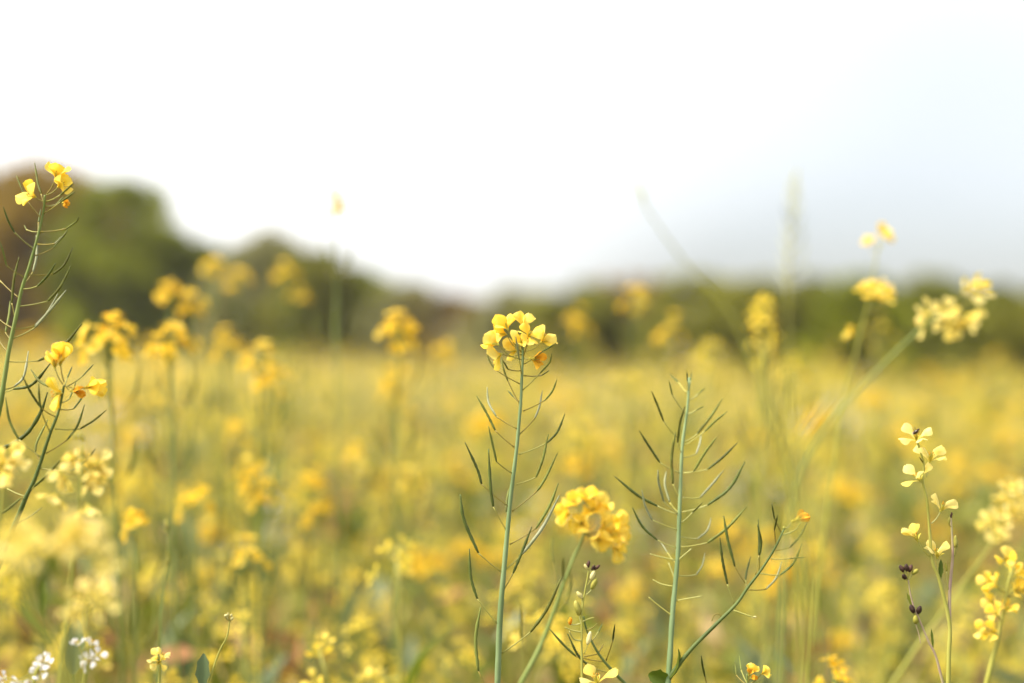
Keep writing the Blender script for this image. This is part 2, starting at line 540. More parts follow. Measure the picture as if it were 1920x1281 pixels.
# ================================================================= the setting: ground and tree line
def ground_material():
    m = bpy.data.materials.new('ground_soil')
    m.use_nodes = True
    t = m.node_tree
    pr = t.nodes['Principled BSDF']
    pr.inputs['Roughness'].default_value = 0.95
    co = t.nodes.new('ShaderNodeTexCoord')
    n1 = t.nodes.new('ShaderNodeTexNoise')
    n1.inputs['Scale'].default_value = 1.3
    n1.inputs['Detail'].default_value = 8
    n2 = t.nodes.new('ShaderNodeTexNoise')
    n2.inputs['Scale'].default_value = 14
    n2.inputs['Detail'].default_value = 6
    t.links.new(co.outputs['Object'], n1.inputs['Vector'])
    t.links.new(co.outputs['Object'], n2.inputs['Vector'])
    r = t.nodes.new('ShaderNodeValToRGB')
    r.color_ramp.elements[0].position, r.color_ramp.elements[1].position = 0.36, 0.66
    r.color_ramp.elements[0].color = (0.10, 0.075, 0.035, 1)
    r.color_ramp.elements[1].color = (0.13, 0.15, 0.04, 1)
    t.links.new(n1.outputs['Fac'], r.inputs['Fac'])
    r2 = t.nodes.new('ShaderNodeValToRGB')
    r2.color_ramp.elements[0].color = (0.55, 0.55, 0.55, 1)
    r2.color_ramp.elements[1].color = (1.3, 1.25, 1.1, 1)
    t.links.new(n2.outputs['Fac'], r2.inputs['Fac'])
    mu = t.nodes.new('ShaderNodeMix')
    mu.data_type = 'RGBA'
    mu.blend_type = 'MULTIPLY'
    mu.inputs['Factor'].default_value = 1
    t.links.new(r.outputs['Color'], mu.inputs['A'])
    t.links.new(r2.outputs['Color'], mu.inputs['B'])
    t.links.new(mu.outputs['Result'], pr.inputs['Base Color'])
    b = t.nodes.new('ShaderNodeBump')
    b.inputs['Strength'].default_value = 0.8
    b.inputs['Distance'].default_value = 0.03
    t.links.new(n2.outputs['Fac'], b.inputs['Height'])
    t.links.new(b.outputs['Normal'], pr.inputs['Normal'])
    return m

g = Geo()
S = 700
xs = [-S, -200, -60, -20, 0, 20, 60, 200, S]
ysg = [-S, -200, -40, -5, 5, 20, 60, 200, S]
gv = [(x, y, 0.0) for y in ysg for x in xs]
gf = [(j * 9 + i, j * 9 + i + 1, (j + 1) * 9 + i + 1, (j + 1) * 9 + i) for j in range(8) for i in range(8)]
ground = link('ground', mesh('ground', gv, gf, ground_material(), False))
ground['kind'] = 'structure'
ground['label'] = 'brown green soil of the open field under the flowers'

def crown_mats():
    d = {}
    for nm, a, b in (('olive_brown', (0.21, 0.140, 0.016), (0.34, 0.225, 0.024)), ('bright_green', (0.15, 0.18, 0.008), (0.29, 0.315, 0.016)),
                     ('olive', (0.16, 0.165, 0.018), (0.27, 0.265, 0.034)), ('grey_green', (0.21, 0.21, 0.080), (0.32, 0.31, 0.125)),
                     ('dark_green', (0.12, 0.14, 0.014), (0.22, 0.225, 0.028)), ('rust', (0.20, 0.140, 0.030), (0.31, 0.215, 0.048))):
        d[nm] = mat_leafy('foliage_' + nm, a, b, 0.5, scale=0.9, rough=0.6, spec=0.15)
    return d
CM = crown_mats()
BARK = mat_leafy('bark', (0.045, 0.032, 0.02), (0.10, 0.075, 0.05), 0.0, scale=6, rough=0.9)

def make_tree(name, label, px, top, D, width_px, mat, group, trunk_frac=0.3, n_clump=34, leaf=0.22, cat='tree'):
    c = P(px, 640, D)
    tp = P(px, top, D).z
    h = tp
    rx = width_px / F * D / 2
    base = Vector((c.x, D, 0))
    root = link(name, None, None, base)
    tag(root, label, cat, group)
    rr = random.Random(int(px * 7 + D))
    tr = Geo()
    cz = h * (trunk_frac + (1 - trunk_frac) / 2)
    rz = h * (1 - trunk_frac) / 2
    r0 = 0.035 * h
    tr.tube(smooth_path([(0, 0, -0.1), (rr.uniform(-.1, .1) * h * .3, 0, h * 0.3), (rr.uniform(-.1, .1) * h * .4, 0, h * 0.62), (0, 0, h * 0.85)], 3), lerp_r(10, r0, r0 * 0.2), 8)
    cl = []
    for k in range(n_clump):
        a = rr.uniform(0, 6.283)
        u = rr.uniform(-1.0, 1.0)
        rad = (math.sqrt(max(0.02, 1 - u * u)) if u > 0 else 1.0) * rr.uniform(0.45, 0.98)
        p = Vector((math.cos(a) * rad * rx, math.sin(a) * rad * rx * 0.8, cz + u * rz * 0.86))
        cl.append((p, rr.uniform(0.18, 0.36) * min(rx, rz * 1.3)))
    for p, s in cl[:9]:
        z0 = h * rr.uniform(0.18, 0.45)
        tr.tube(smooth_path([(0, 0, z0), (p.x * 0.5, p.y * 0.5, z0 + (p.z - z0) * 0.4), tuple(p)], 3), lerp_r(7, r0 * 0.42, r0 * 0.1), 5)
    link('trunk', tr.mesh('trunk', [BARK]), root)
    lr = np.random.default_rng(int(abs(px) * 3 + D * 5))
    V = []
    for p, s in cl:
        n = int(120 * min(2.2, max(0.85, (s / 0.8) ** 2)))
        d = lr.normal(size=(n, 3))
        d /= np.linalg.norm(d, axis=1)[:, None]
        pos = np.array(p) + d * (lr.uniform(0.35, 1.05, (n, 1)) ** 0.6) * s * np.array([1.1, 1.1, 0.85])
        pos[:, 2] = np.maximum(pos[:, 2], 0.15)
        nrm = d * 0.6 + lr.normal(size=(n, 3)) * 0.6
        nrm /= np.linalg.norm(nrm, axis=1)[:, None]
        e1 = np.cross(nrm, lr.normal(size=(n, 3)))
        e1 /= np.linalg.norm(e1, axis=1)[:, None]
        e2 = np.cross(nrm, e1)
        sz = leaf * lr.uniform(0.6, 1.3, (n, 1))
        V.append(np.stack([pos - e1 * sz, pos - e2 * sz * 0.45, pos + e1 * sz, pos + e2 * sz * 0.45], 1).reshape(-1, 3))
    V = np.concatenate(V)
    link('crown', quads('crown', V, [CM[mat]]), root)
    return root

def quads(name, V, mats, fm=None):
    """numpy (4n,3) vertices -> n separate quads"""
    n = len(V) // 4
    me = bpy.data.meshes.new(name)
    me.vertices.add(4 * n)
    me.vertices.foreach_set('co', np.ascontiguousarray(V, dtype=np.float32).ravel())
    me.loops.add(4 * n)
    me.loops.foreach_set('vertex_index', np.arange(4 * n, dtype=np.int32))
    me.polygons.add(n)
    me.polygons.foreach_set('loop_start', np.arange(0, 4 * n, 4, dtype=np.int32))
    for mm in mats:
        me.materials.append(M[mm] if isinstance(mm, str) else mm)
    if fm is not None:
        me.polygons.foreach_set('material_index', np.ascontiguousarray(fm, dtype=np.int32))
    me.update(calc_edges=True)
    return me

TG = 'trees along the far edge of the field'
TREES = [
    # name, label, px, top, D, width, material, trunk
    ('broad_tree', 'tall olive brown tree at the high end of the tree line', 60, 318, 52, 330, 'olive_brown', .14),
    ('broad_tree', 'bright green tree leaning out beside the tall olive brown tree', 225, 340, 50, 210, 'bright_green', .14),
    ('broad_tree', 'dark green tree filling the gap below the bright green tree', 300, 440, 54, 190, 'dark_green', .10),
    ('broad_tree', 'tall brown tree standing behind the tall end of the tree line', -110, 330, 58, 300, 'olive_brown', .14),
    ('broad_tree', 'small bright green tree on the sloping shoulder of the tree line', 375, 455, 58, 130, 'bright_green', .12),
    ('broad_tree', 'rounded grey green tree beyond the golden heads', 500, 456, 62, 210, 'grey_green', .12),
    ('broad_tree', 'olive tree beside the rounded grey green tree', 595, 484, 60, 170, 'olive', .12),
    ('broad_tree', 'bright green tree where the tree line drops to bushes', 668, 512, 64, 140, 'bright_green', .10),
    ('bush', 'low grey green bush at the foot of the sloping trees', 760, 553, 68, 150, 'grey_green', .05),
    ('bush', 'low rust brown bush at the dip of the tree line', 850, 574, 74, 170, 'rust', .05),
    ('bush', 'low dull green bush behind the central flower head', 965, 573, 76, 180, 'grey_green', .05),
    ('bush', 'olive bush just past the central flower head', 1080, 560, 76, 190, 'olive', .05),
    ('bush', 'rusty orange bush topping the low hedge', 1190, 546, 74, 180, 'rust', .05),
    ('bush', 'wide olive bush behind the leaning blurred stem', 1300, 540, 72, 200, 'olive', .05),
    ('bush', 'dull green bush behind the tall blurred pod stem', 1420, 548, 70, 190, 'olive', .05),
    ('bush', 'dark green bush below the faint tall pod stem', 1510, 540, 68, 170, 'dark_green', .05),
    ('bush', 'light green bush behind the two golden heads on one stem', 1620, 548, 66, 190, 'bright_green', .05),
    ('bush', 'dark green bush behind the pale leaning flower cluster', 1740, 552, 64, 200, 'dark_green', .05),
    ('bush', 'large dark green bush at the low end of the hedge', 1860, 556, 62, 210, 'dark_green', .05),
    ('bush', 'green bush past the low end of the hedge', 1990, 556, 61, 220, 'olive', .05),
    ('broad_tree', 'brown tree past the tall end of the tree line', -330, 350, 60, 330, 'olive', .14),
    ('bush', 'last green bush at the end of the hedge', 2160, 550, 60, 240, 'dark_green', .05),
]
for nm, lb, px, top, D, wd, mt, tf in TREES:
    bush = nm == 'bush'
    tf = .02 if bush else .05
    D = 47 - 44 * (px - 960) / F + (5 if not bush else 3) + (D % 5)
    make_tree(nm, lb, px, top - (22 if bush else 12), D, wd * 1.2, mt, TG, tf, 72 if not bush else 56, 0.24 if not bush else 0.2, 'tree' if not bush else 'bush')

# ================================================================= traced plants in and near focus
# ---- the central mustard plant
p = Plant('mustard_plant', 'sharp mustard plant with green pods and a compact yellow flower head on top', 1.20,
          Z1((800, 345), (801, 400), (800, 460), (793, 600), (787, 760), (770, 960), (752, 1150)) + Z2((540, 220), (525, 380), (505, 600), (480, 900), (465, 1281)), 0.0010, 0.0027, 'stem_glaucous')
for tr in ([(812, 490), (945, 400), (1050, 335)], [(800, 685), (930, 560), (1000, 480), (1018, 410)], [(810, 578), (940, 578), (1000, 540)], [(805, 843), (970, 760), (1025, 690), (1057, 605)],
           [(775, 1018), (890, 900), (925, 810), (948, 690)], [(770, 1170), (980, 1085), (1060, 1000), (1117, 865)],
           [(780, 640), (590, 530), (548, 460), (532, 395)], [(785, 542), (690, 530), (650, 460)], [(780, 795), (690, 620), (655, 520), (640, 430)], [(775, 770), (735, 740), (690, 690)],
           [(755, 975), (603, 885), (545, 780), (533, 665)], [(738, 1115), (595, 990), (530, 860), (455, 730)], [(795, 570), (775, 460), (748, 285)]):
    p.pod(*Z1(*tr))
for tr in ([(967, 909), (1005, 895), (1018, 860), (1028, 814)], [(960, 959), (1007, 921), (1023, 896), (1045, 850)], [(956, 1021), (1005, 991), (1030, 949), (1047, 906)],
           [(946, 1070), (979, 1039), (1016, 991), (1049, 929)], [(945, 1105), (962, 1075), (978, 1037), (997, 988)], [(941, 1225), (995, 1185), (1025, 1143), (1053, 1083)],
           [(961, 888), (931, 866), (924, 835), (916, 800)], [(952, 949), (903, 908), (895, 880), (872, 830)], [(950, 996), (925, 950), (920, 915), (916, 842)],
           [(939, 1072), (897, 1037), (870, 975), (863, 927)], [(934, 1171), (895, 1123), (883, 1083), (880, 1029)], [(931, 1330), (897, 1258), (892, 1198), (901, 1139)],
           [(958, 962), (949, 962), (951, 935), (957, 909)]):
    p.pod(*tr)
for c, f, ax, op, s, dd, sp in (
        ((770, 515), (1040, 960), (-0.35, 0.35, 1.0), 0.50, 1.10, -0.004, 0.75),
        ((740, 612), (1040, 950), (-0.95, 0.25, 0.30), 0.62, 1.05, 0.006, 0.3),
        ((1068, 485), (1055, 860), (0.03, 0.22, 1.0), 0.42, 1.05, -0.004, 0.78),
        ((585, 820), (1040, 1115), (-0.90, 0.25, 0.45), 0.45, 1.10, -0.008, 0.2),
        ((650, 1000), (1040, 1005), (-0.75, 0.1, -0.35), 0.62, 1.10, -0.004, 0.1),
        ((1180, 655), (1075, 1060), (0.25, -0.75, 0.55), 0.95, 0.95, -0.010, 0.5),
        ((1045, 790), (1055, 900), (-0.15, -0.7, 0.5), 0.80, 0.70, -0.008, 1.0),
        ((1432, 775), (1100, 955), (0.60, 0.30, 0.65), 0.62, 1.10, -0.004, 0.5),
        ((930, 800), (1045, 960), (-0.75, 0.5, 0.35), 0.65, 0.85, 0.012, 0.9),
        ((950, 930), (1050, 1020), (-0.85, 0.3, -0.10), 0.60, 0.85, 0.010, 0.2)):
    p.flower(ZF(c)[0], ZF(f)[0], ax, 'lemon', op, s * .97, dd, sp)
p.flower(ZF((1205, 1090))[0], ZF((1085, 1080))[0], (0.9, -0.3, -0.1), 'orange', 0.35, 1.25, -0.004, 0.3)
for q in ((1040, 830), (1060, 815), (1075, 840), (1050, 850)):
    p.bud(ZF(q)[0], (random.uniform(-.3, .3), random.uniform(-.4, .2), 1), 0.004, 0.0010, 'sepal')

# ---- the bare podded plant with its side branch
p = Plant('mustard_plant', 'flowerless pale green mustard plant, all slender pods, with a dark side branch', 1.28,
          Z3((367, 60), (360, 180), (340, 330), (333, 480), (327, 620), (322, 760), (310, 900), (300, 1010), (290, 1180), (282, 1281)), 0.0010, 0.0026, 'stem_glaucous', Dend=1.22)
for tr in ([(318, 300), (265, 235), (240, 170), (217, 115)], [(328, 440), (250, 400), (210, 340), (167, 272)], [(320, 605), (240, 573), (160, 530), (70, 455)], [(315, 740), (240, 710), (180, 655), (140, 580)],
           [(330, 540), (302, 485), (297, 380), (312, 280)], [(335, 360), (320, 320), (330, 240), (350, 175)], [(348, 200), (300, 130), (287, 75)], [(358, 120), (325, 80), (290, 45)], [(364, 110), (360, 75), (358, 38)],
           [(366, 100), (372, 75), (376, 38)], [(368, 150), (400, 128), (430, 100)], [(362, 205), (395, 190), (425, 175)], [(352, 315), (400, 285), (450, 220), (500, 145)], [(350, 330), (430, 275), (470, 235), (520, 195)],
           [(340, 442), (385, 435), (430, 360), (475, 300)], [(345, 440), (440, 428), (500, 380), (560, 320)], [(338, 598), (440, 570), (530, 500), (590, 395)], [(335, 640), (380, 600), (420, 560)],
           [(332, 738), (440, 720), (520, 660), (597, 575)]):
    p.pod(*Z3(*tr), mat=random.choice(('pod', 'pod_dark')), stalk='stalk_pale')
for tr in ([(326, 605), (265, 555), (245, 480), (242, 430)], [(322, 668), (220, 630), (190, 570), (178, 510)], [(326, 600), (290, 560), (270, 490), (275, 435)], [(318, 805), (280, 760), (255, 720)], [(345, 380), (395, 365), (410, 320), (415, 285)],
           [(340, 540), (410, 540), (455, 490), (505, 430)], [(328, 695), (400, 705), (440, 670), (455, 620)], [(320, 852), (395, 848), (420, 810), (430, 760)]):
    p.pod(*Z3(*tr), mat='pod_grey', stalk='stalk_pale')
for tr in ([(303, 895), (255, 885), (222, 868)], [(298, 1012), (250, 975), (205, 937)], [(312, 790), (245, 775), (210, 765)], [(314, 952), (420, 933)], [(310, 865), (285, 800)], [(323, 790), (375, 745)]):
    p.pod(*Z3(*tr), stalk_only=True, stalk='stalk_pale')
p.branch(Z3((745, 668), (705, 750), (650, 835), (600, 900), (555, 965), (470, 1050), (380, 1140), (315, 1220), (284, 1268)), 0.0008, 0.0021, 'stem_dark')
for tr in ([(590, 880), (550, 815), (520, 700), (505, 612)], [(548, 965), (520, 885), (500, 790), (490, 700)], [(597, 905), (592, 870), (598, 830), (612, 775)], [(648, 830), (648, 770), (655, 715), (640, 650)], [(632, 848), (645, 770), (646, 710), (643, 625)],
           [(715, 735), (707, 670), (720, 610)], [(738, 680), (708, 625), (697, 565)], [(708, 752), (770, 738), (805, 700), (840, 635)], [(695, 785), (770, 783), (832, 778)], [(650, 842), (730, 850), (785, 800), (818, 725)]):
    p.pod(*Z3(*tr), mat='pod_dark')
p.pod(*Z3((605, 908), (675, 905), (715, 860), (738, 795)), mat='pod_grey')
p.pod(*Z3((740, 690), (790, 670), (812, 640)), stalk_only=True)
p.pod(*Z3((545, 990), (600, 1010), (628, 1018)), stalk_only=True)
p.pod(*Z3((500, 1022), (485, 1004), (466, 1010), (458, 1032)), stalk_only=True)
p.bud(Z3((618, 1018))[0], (1, 0, 0.05), 0.004, 0.0012, 'bud_pale', name='dried_flower')
p.bud(Z3((745, 668))[0], (0.1, 0, 1), 0.003, 0.0013, 'bud_olive')
p.flower(Z3((778, 636))[0], Z3((748, 668))[0], (0.9, -0.1, 0.45), 'orange', 0.18, 1.3)
p.leaf(Z3((284, 1262))[0], (0.9, -0.25, 0.7), 0.028, 0.012, 'leaf', 1.2)
p.leaf(Z3((284, 1264))[0], (-0.8, -0.5, 0.1), 0.018, 0.014, 'leaf', 0.4)

# ---- the tall plant at the sky
p = Plant('mustard_plant', 'tallest sharp podded mustard plant, three small golden flowers at its tip', 1.19,
          Z4((245, 250), (235, 350), (205, 480), (160, 640), (120, 760), (90, 900), (50, 1090), (20, 1280)) + [(0, 762), (-22, 860)], 0.0009, 0.0025, 'stem', per=6)
for tr in ([(255, 285), (330, 250), (375, 210), (400, 185)], [(250, 308), (310, 300), (345, 260)], [(240, 350), (330, 290), (410, 232)], [(222, 450), (360, 435), (415, 395), (430, 370)], [(205, 518), (300, 515), (340, 475)],
           [(195, 580), (290, 540), (345, 475), (370, 440)], [(150, 685), (290, 682), (350, 630), (398, 535)], [(125, 763), (205, 748), (260, 690), (302, 625)], [(105, 857), (260, 830), (330, 750), (385, 640)],
           [(80, 980), (190, 965), (260, 890), (315, 790)], [(70, 1033), (190, 975), (290, 860), (360, 770)], [(45, 1160), (210, 1155), (330, 1090), (445, 955)],
           [(225, 375), (140, 270), (90, 145)], [(240, 300), (225, 245), (205, 180), (190, 75)], [(185, 545), (80, 455), (45, 390), (18, 315)], [(210, 452), (145, 440), (132, 415)], [(135, 700), (35, 635), (20, 570), (0, 505)],
           [(105, 812), (0, 718), (-40, 640)], [(75, 980), (-10, 925), (-50, 840)], [(48, 1112), (-5, 1045), (-40, 960)], [(125, 745), (180, 670), (200, 580), (198, 470)], [(85, 925), (65, 840), (75, 720), (103, 590)],
           [(60, 1040), (30, 1000), (50, 900), (55, 830)], [(208, 470), (210, 400), (222, 330)]):
    p.pod(*Z4(*tr))
p.pod(*Z5((12, 390), (85, 370), (205, 340), (325, 200)), mat='pod_dark')
p.pod(*Z5((15, 372), (90, 355), (150, 290), (180, 130)), mat='pod_grey')
p.pod(*Z5((-70, 775), (0, 748), (85, 712), (180, 640), (260, 510), (300, 390)), mat='pod_dark', rs=1.0)
for c, f, ax, s in (((303, 160), (255, 245), (0.35, -.3, 1), .95), ((315, 208), (252, 250), (0.8, -.4, 0.5), .95), ((195, 262), (240, 285), (-0.9, -.5, 0.45), 1.0)):
    p.flower(Z4(c)[0], Z4(f)[0], ax, 'golden', 0.45, s)
p.flower(Z4((335, 290))[0], Z4((245, 315))[0], (0.9, -.4, -.2), 'orange', 0.2, 0.7)

# ---- the shorter dark plant beside it
p = Plant('mustard_plant', 'dark stemmed leaning mustard plant with wide pods and closing golden flowers', 1.16,
          Z5((405, 345), (395, 400), (385, 450), (365, 530), (325, 630), (290, 730), (258, 830), (215, 950), (165, 1050), (125, 1150), (90, 1230), (40, 1360)), 0.0009, 0.0022, 'stem_dark')
for tr in ([(410, 345), (425, 300), (455, 230)], [(430, 350), (520, 290), (590, 215)], [(400, 372), (345, 362), (255, 325), (195, 245)], [(350, 545), (260, 490), (200, 400), (140, 285)], [(345, 622), (505, 622), (590, 570), (672, 503)],
           [(290, 778), (425, 690), (490, 600), (535, 468)], [(258, 800), (120, 690), (60, 570), (35, 420)], [(385, 500), (465, 495), (500, 450), (540, 390)], [(392, 455), (440, 430), (480, 325)], [(258, 830), (222, 770), (235, 700), (303, 565)],
           [(315, 640), (265, 520), (250, 440), (245, 335)], [(255, 872), (455, 885), (540, 825), (603, 748)], [(165, 1050), (45, 1000), (5, 920), (-10, 850)], [(160, 1055), (130, 1060), (60, 1120), (-5, 1165)], [(195, 1000), (215, 985), (300, 910), (380, 820)]):
    p.pod(*Z5(*tr), mat=random.choice(('pod', 'pod_dark', 'pod_dark')))
p.pod(*Z5((105, 1218), (190, 1175), (265, 1120)), stalk_only=True)
for c, f, ax, k, op, s in (((348, 240), (398, 340), (-0.1, -.2, 1), 'golden', .14, 1.0), ((382, 218), (405, 325), (0.12, -.1, 1), 'golden', .16, 1.2), ((395, 395), (410, 345), (-0.85, -.5, -.1), 'golden', .75, 1.1),
                           ((535, 362), (420, 350), (1, -.3, 0.1), 'golden', .25, 1.2), ((445, 380), (415, 350), (1, -.4, -.1), 'orange', .3, 1.1)):
    p.flower(Z5(c)[0], Z5(f)[0], ax, k, op, s)

# ---- the pale radish plant
p = Plant('radish_plant', 'slender wild radish plant with six loose pale yellow flowers on a forked stem', 1.20,
          Z7((297, 172), (305, 200), (325, 275), (320, 350), (340, 440), (350, 560), (365, 720), (395, 800), (443, 1000), (441, 1140), (438, 1281)), 0.0008, 0.0020, 'stem_pale')
p.branch(Z7((449, 505), (455, 600), (458, 700), (445, 850), (443, 995)), 0.0007, 0.0016, 'stem_purple', 0.01)
for c, f, ax, sp, opens in (
        ((292, 165), (300, 190), (-0.25, -0.55, 0.85), 0.3, (.75, 1.0, .8, .9)),
        ((352, 262), (336, 330), (0.15, -0.15, 1.0), 0.7, (.9, .75, 1.0, .8)),
        ((308, 350), (322, 358), (-0.55, -0.25, 0.8), 0.2, (.5, 1.0, .5, .9)),
        ((402, 490), (360, 545), (0.45, -0.2, 0.9), 0.5, (.3, .6, .9, 1.0)),
        ((298, 628), (356, 700), (-0.5, -0.15, 0.9), 0.9, (.15, .3, .25, .2)),
        ((388, 706), (392, 790), (-0.05, -0.2, 1.0), 0.4, (.3, .5, .4, .6))):
    p.flower(Z7(c)[0], Z7(f)[0], ax, 'pale', .8, 1.12, 0.0, sp, 'stalk_pale', opens)
for c, ax, L, r, m_, f in (((440, 548), (0.1, 0, 1), .006, .0012, 'bud_olive', (452, 560)), ((469, 655), (0.05, 0, 1), .010, .0019, 'bud_olive', (466, 695)), ((430, 765), (-.1, 0, 1), .007, .0012, 'bud_olive', (438, 850)),
                           ((452, 520), (0, 0, 1), .005, .0010, 'bud_dark', None)):
    p.bud(Z7(c)[0], ax, L, r, m_, Z7(f)[0] if f else None)
p.leaf(Z7((398, 805))[0], (0.1, -0.1, 1), 0.017, 0.004, 'leaf', 0, 0, 0.2)
p.pod(*Z7((478, 640), (478, 660), (466, 698)), stalk_only=True)
p.pod(*Z7((320, 262), (305, 240)), stalk_only=True)

# the insect in its topmost flower
ic = P(*Z7((288, 122))[0], 1.188)
g = Geo()
g.tube([(0, 0, -0.0028), (0.0002, 0, -0.0018), (0.0003, 0, 0), (0.0002, 0, 0.0016), (0, 0, 0.0026)], [0.0004, 0.0014, 0.0017, 0.0012, 0.0003], 10, 0)
g.tube([(0, 0, 0.0022), (0, -0.0002, 0.0032), (0, -0.0003, 0.0040)], [0.0007, 0.0009, 0.0003], 8, 0)
ins = link('insect', g.mesh('insect_body', ['insect']), None, ic)
tag(ins, 'tiny dark brown insect sitting in the topmost pale radish flower', 'insect')
ins.rotation_euler = (0.5, 0.7, 0.2)
for sx in (-1, 1):
    V, Fc = petal_geo(0.0055, 0.0026, 0.2, 2, 4, 0.2, 0.1, 0, 3)
    wg = link('wing', mesh('wing', V, Fc, 'wing'), ins, (sx * 0.0008, -0.0012, 0.0014))
    wg.rotation_euler = (3.5, 0, sx * 0.5)
for i in range(6):
    sx = -1 if i % 2 else 1
    z = 0.0014 - 0.001 * (i // 2)
    lg = Geo()
    lg.tube([(sx * 0.0010, 0.0004, z), (sx * 0.0026, 0.0002, z + 0.0008), (sx * 0.0034, 0.0014, z + 0.0002)], [0.0002, 0.00016, 0.0001], 4)
    link('leg', lg.mesh('leg', ['insect']), ins)

# ---- dark budded stem
p = Plant('budded_stem', 'thin purplish stem with two clusters of dark brown buds', 1.21,
          Z8((212, 628), (225, 720), (250, 810), (285, 890), (340, 1020), (385, 1110), (430, 1281)), 0.0005, 0.0012, 'stem_purple', leaves=2)
for (x, y), ax in (((180, 580), (-.5, -.1, 1)), ((200, 575), (-.05, -.3, 1)), ((218, 580), (.3, 0, 1)), ((192, 622), (-.3, -.5, .4)), ((238, 596), (.7, -.1, .8))):
    p.bud(Z8((x, y))[0], ax, .0065, .0021, 'bud_dark' if x < 235 else 'bud_olive', Z8((212, 628))[0])
for (x, y), ax, m_ in (((245, 838), (-.4, -.2, 1), 'bud_dark'), ((272, 845), (.25, -.2, 1), 'bud_dark'), ((258, 905), (-.1, -.3, 1), 'bud_olive')):
    p.bud(Z8((x, y))[0], ax, .0075, .0024, m_, Z8((280, 885))[0])
p.leaf(Z8((240, 800))[0], (-.4, 0, 1), .012, .003, 'leaf', 0, 0, .1)
p.leaf(Z8((368, 1060))[0], (-.05, 0, 1), .016, .002, 'leaf', 0, 0, .1)
p.branch(Z8((258, 910), (275, 960), (290, 1030)), 0.0003, 0.0004, 'stem_purple')

# ---- small seed-bud stem right of the centre
p = Plant('budded_stem', 'small pale stem with swollen olive and cream buds beside the central plant', 1.20,
          Z2((985, 640), (975, 700), (962, 770), (946, 880), (945, 1000), (947, 1281)), 0.0006, 0.0011, 'stem_pale', leaves=2)
for (x, y), ax, L, r, m_, f in (((984, 622), (0, 0, 1), .006, .0016, 'bud_dark', None), ((975, 632), (-.4, -.2, 1), .005, .0014, 'bud_pale', None), ((1000, 634), (.6, -.2, .7), .005, .0013, 'bud_dark', None), ((1018, 634), (.7, 0, .6), .006, .0015, 'bud_dark', (985, 650)),
                               ((998, 692), (.35, 0, 1), .0085, .0021, 'bud_pale', (972, 725)), ((1002, 746), (.4, 0, 1), .0105, .0024, 'bud_olive', (968, 778)), ((948, 800), (-.55, -.1, .8), .0075, .0019, 'bud_pale', (946, 850)),
                               ((930, 892), (-.25, -.1, 1), .0125, .0028, 'bud_olive', (944, 950)), ((978, 1062), (.22, -.1, 1), .0115, .0022, 'bud_pale', (958, 1115)), ((880, 948), (.0, -.2, 1), .0065, .0018, 'orange', (940, 940))):
    p.bud(Z2((x, y))[0], ax, L, r, m_, Z2(f)[0] if f else None, 0, 'stalk_pale')
for tr in ([(945, 990), (890, 980), (850, 962)], [(950, 930), (985, 915), (1015, 907)], [(945, 1040), (900, 1030), (875, 985)]):
    p.pod(*Z2(*tr), stalk_only=True, stalk='stalk_pale')

# ---- dark leaning raceme crossing it
p = Plant('mustard_plant', 'low dark green podded mustard sprig crossing the small budded stem', 1.23,
          Z2((955, 900), (968, 960), (1000, 1040), (1060, 1140), (1140, 1230), (1210, 1300)), 0.0007, 0.0015, 'stem_dark', leaves=2)
for tr in ([(1140, 1228), (1010, 1195), (930, 1130), (865, 1000)], [(1085, 1160), (915, 1130), (840, 1060), (760, 970)], [(1085, 1150), (1122, 1040), (1135, 945)], [(1000, 1045), (1040, 990), (1065, 940)]):
    p.pod(*Z2(*tr), mat='pod_dark')
for tr in ([(975, 980), (1010, 965), (1035, 942)], [(1040, 1110), (1070, 1060)], [(960, 1130), (1040, 1115)]):
    p.pod(*Z2(*tr), stalk_only=True)

# ---- golden cluster just behind the central plant
p = Plant('mustard_plant', 'soft focus mustard plant with a drooping golden cluster just behind the central plant', 1.36,
          Z2((970, 400), (940, 480), (890, 590), (820, 780), (720, 1050), (600, 1281)), 0.0012, 0.0026, 'stem')
for (x, y), ax in (((915, 270), (-.5, -.4, .8)), ((970, 250), (0, -.3, 1)), ((1045, 290), (.5, -.4, .7)), ((880, 320), (-.9, -.3, 0)), ((950, 370), (-.2, -1, .1)), ((1055, 370), (.5, -.7, .2)), ((1115, 365), (.8, -.5, .2)), ((1030, 450), (.3, -.8, -.3)),
                   ((1120, 505), (.6, -.6, -.4)), ((1140, 430), (.9, -.3, 0)), ((1005, 315), (.1, -.6, .7)), ((1085, 435), (.4, -.8, 0))):
    p.flower(Z2((x, y))[0], Z2((965, 430))[0], ax, 'golden', .5, 1.05, random.uniform(-.01, .01))
for tr in ([(880, 620), (885, 700), (875, 750), (860, 810)], [(850, 720), (842, 690), (838, 620), (842, 560)], [(612, 1250), (602, 1040), (598, 930), (600, 825)], [(770, 910), (860, 815), (885, 720), (882, 650)], [(800, 700), (785, 600), (775, 520), (780, 440)]):
    p.pod(*Z2(*tr), mat='pod')
p.pod(*Z2((880, 635), (1000, 650), (1090, 635), (1150, 575)), stalk_only=True)

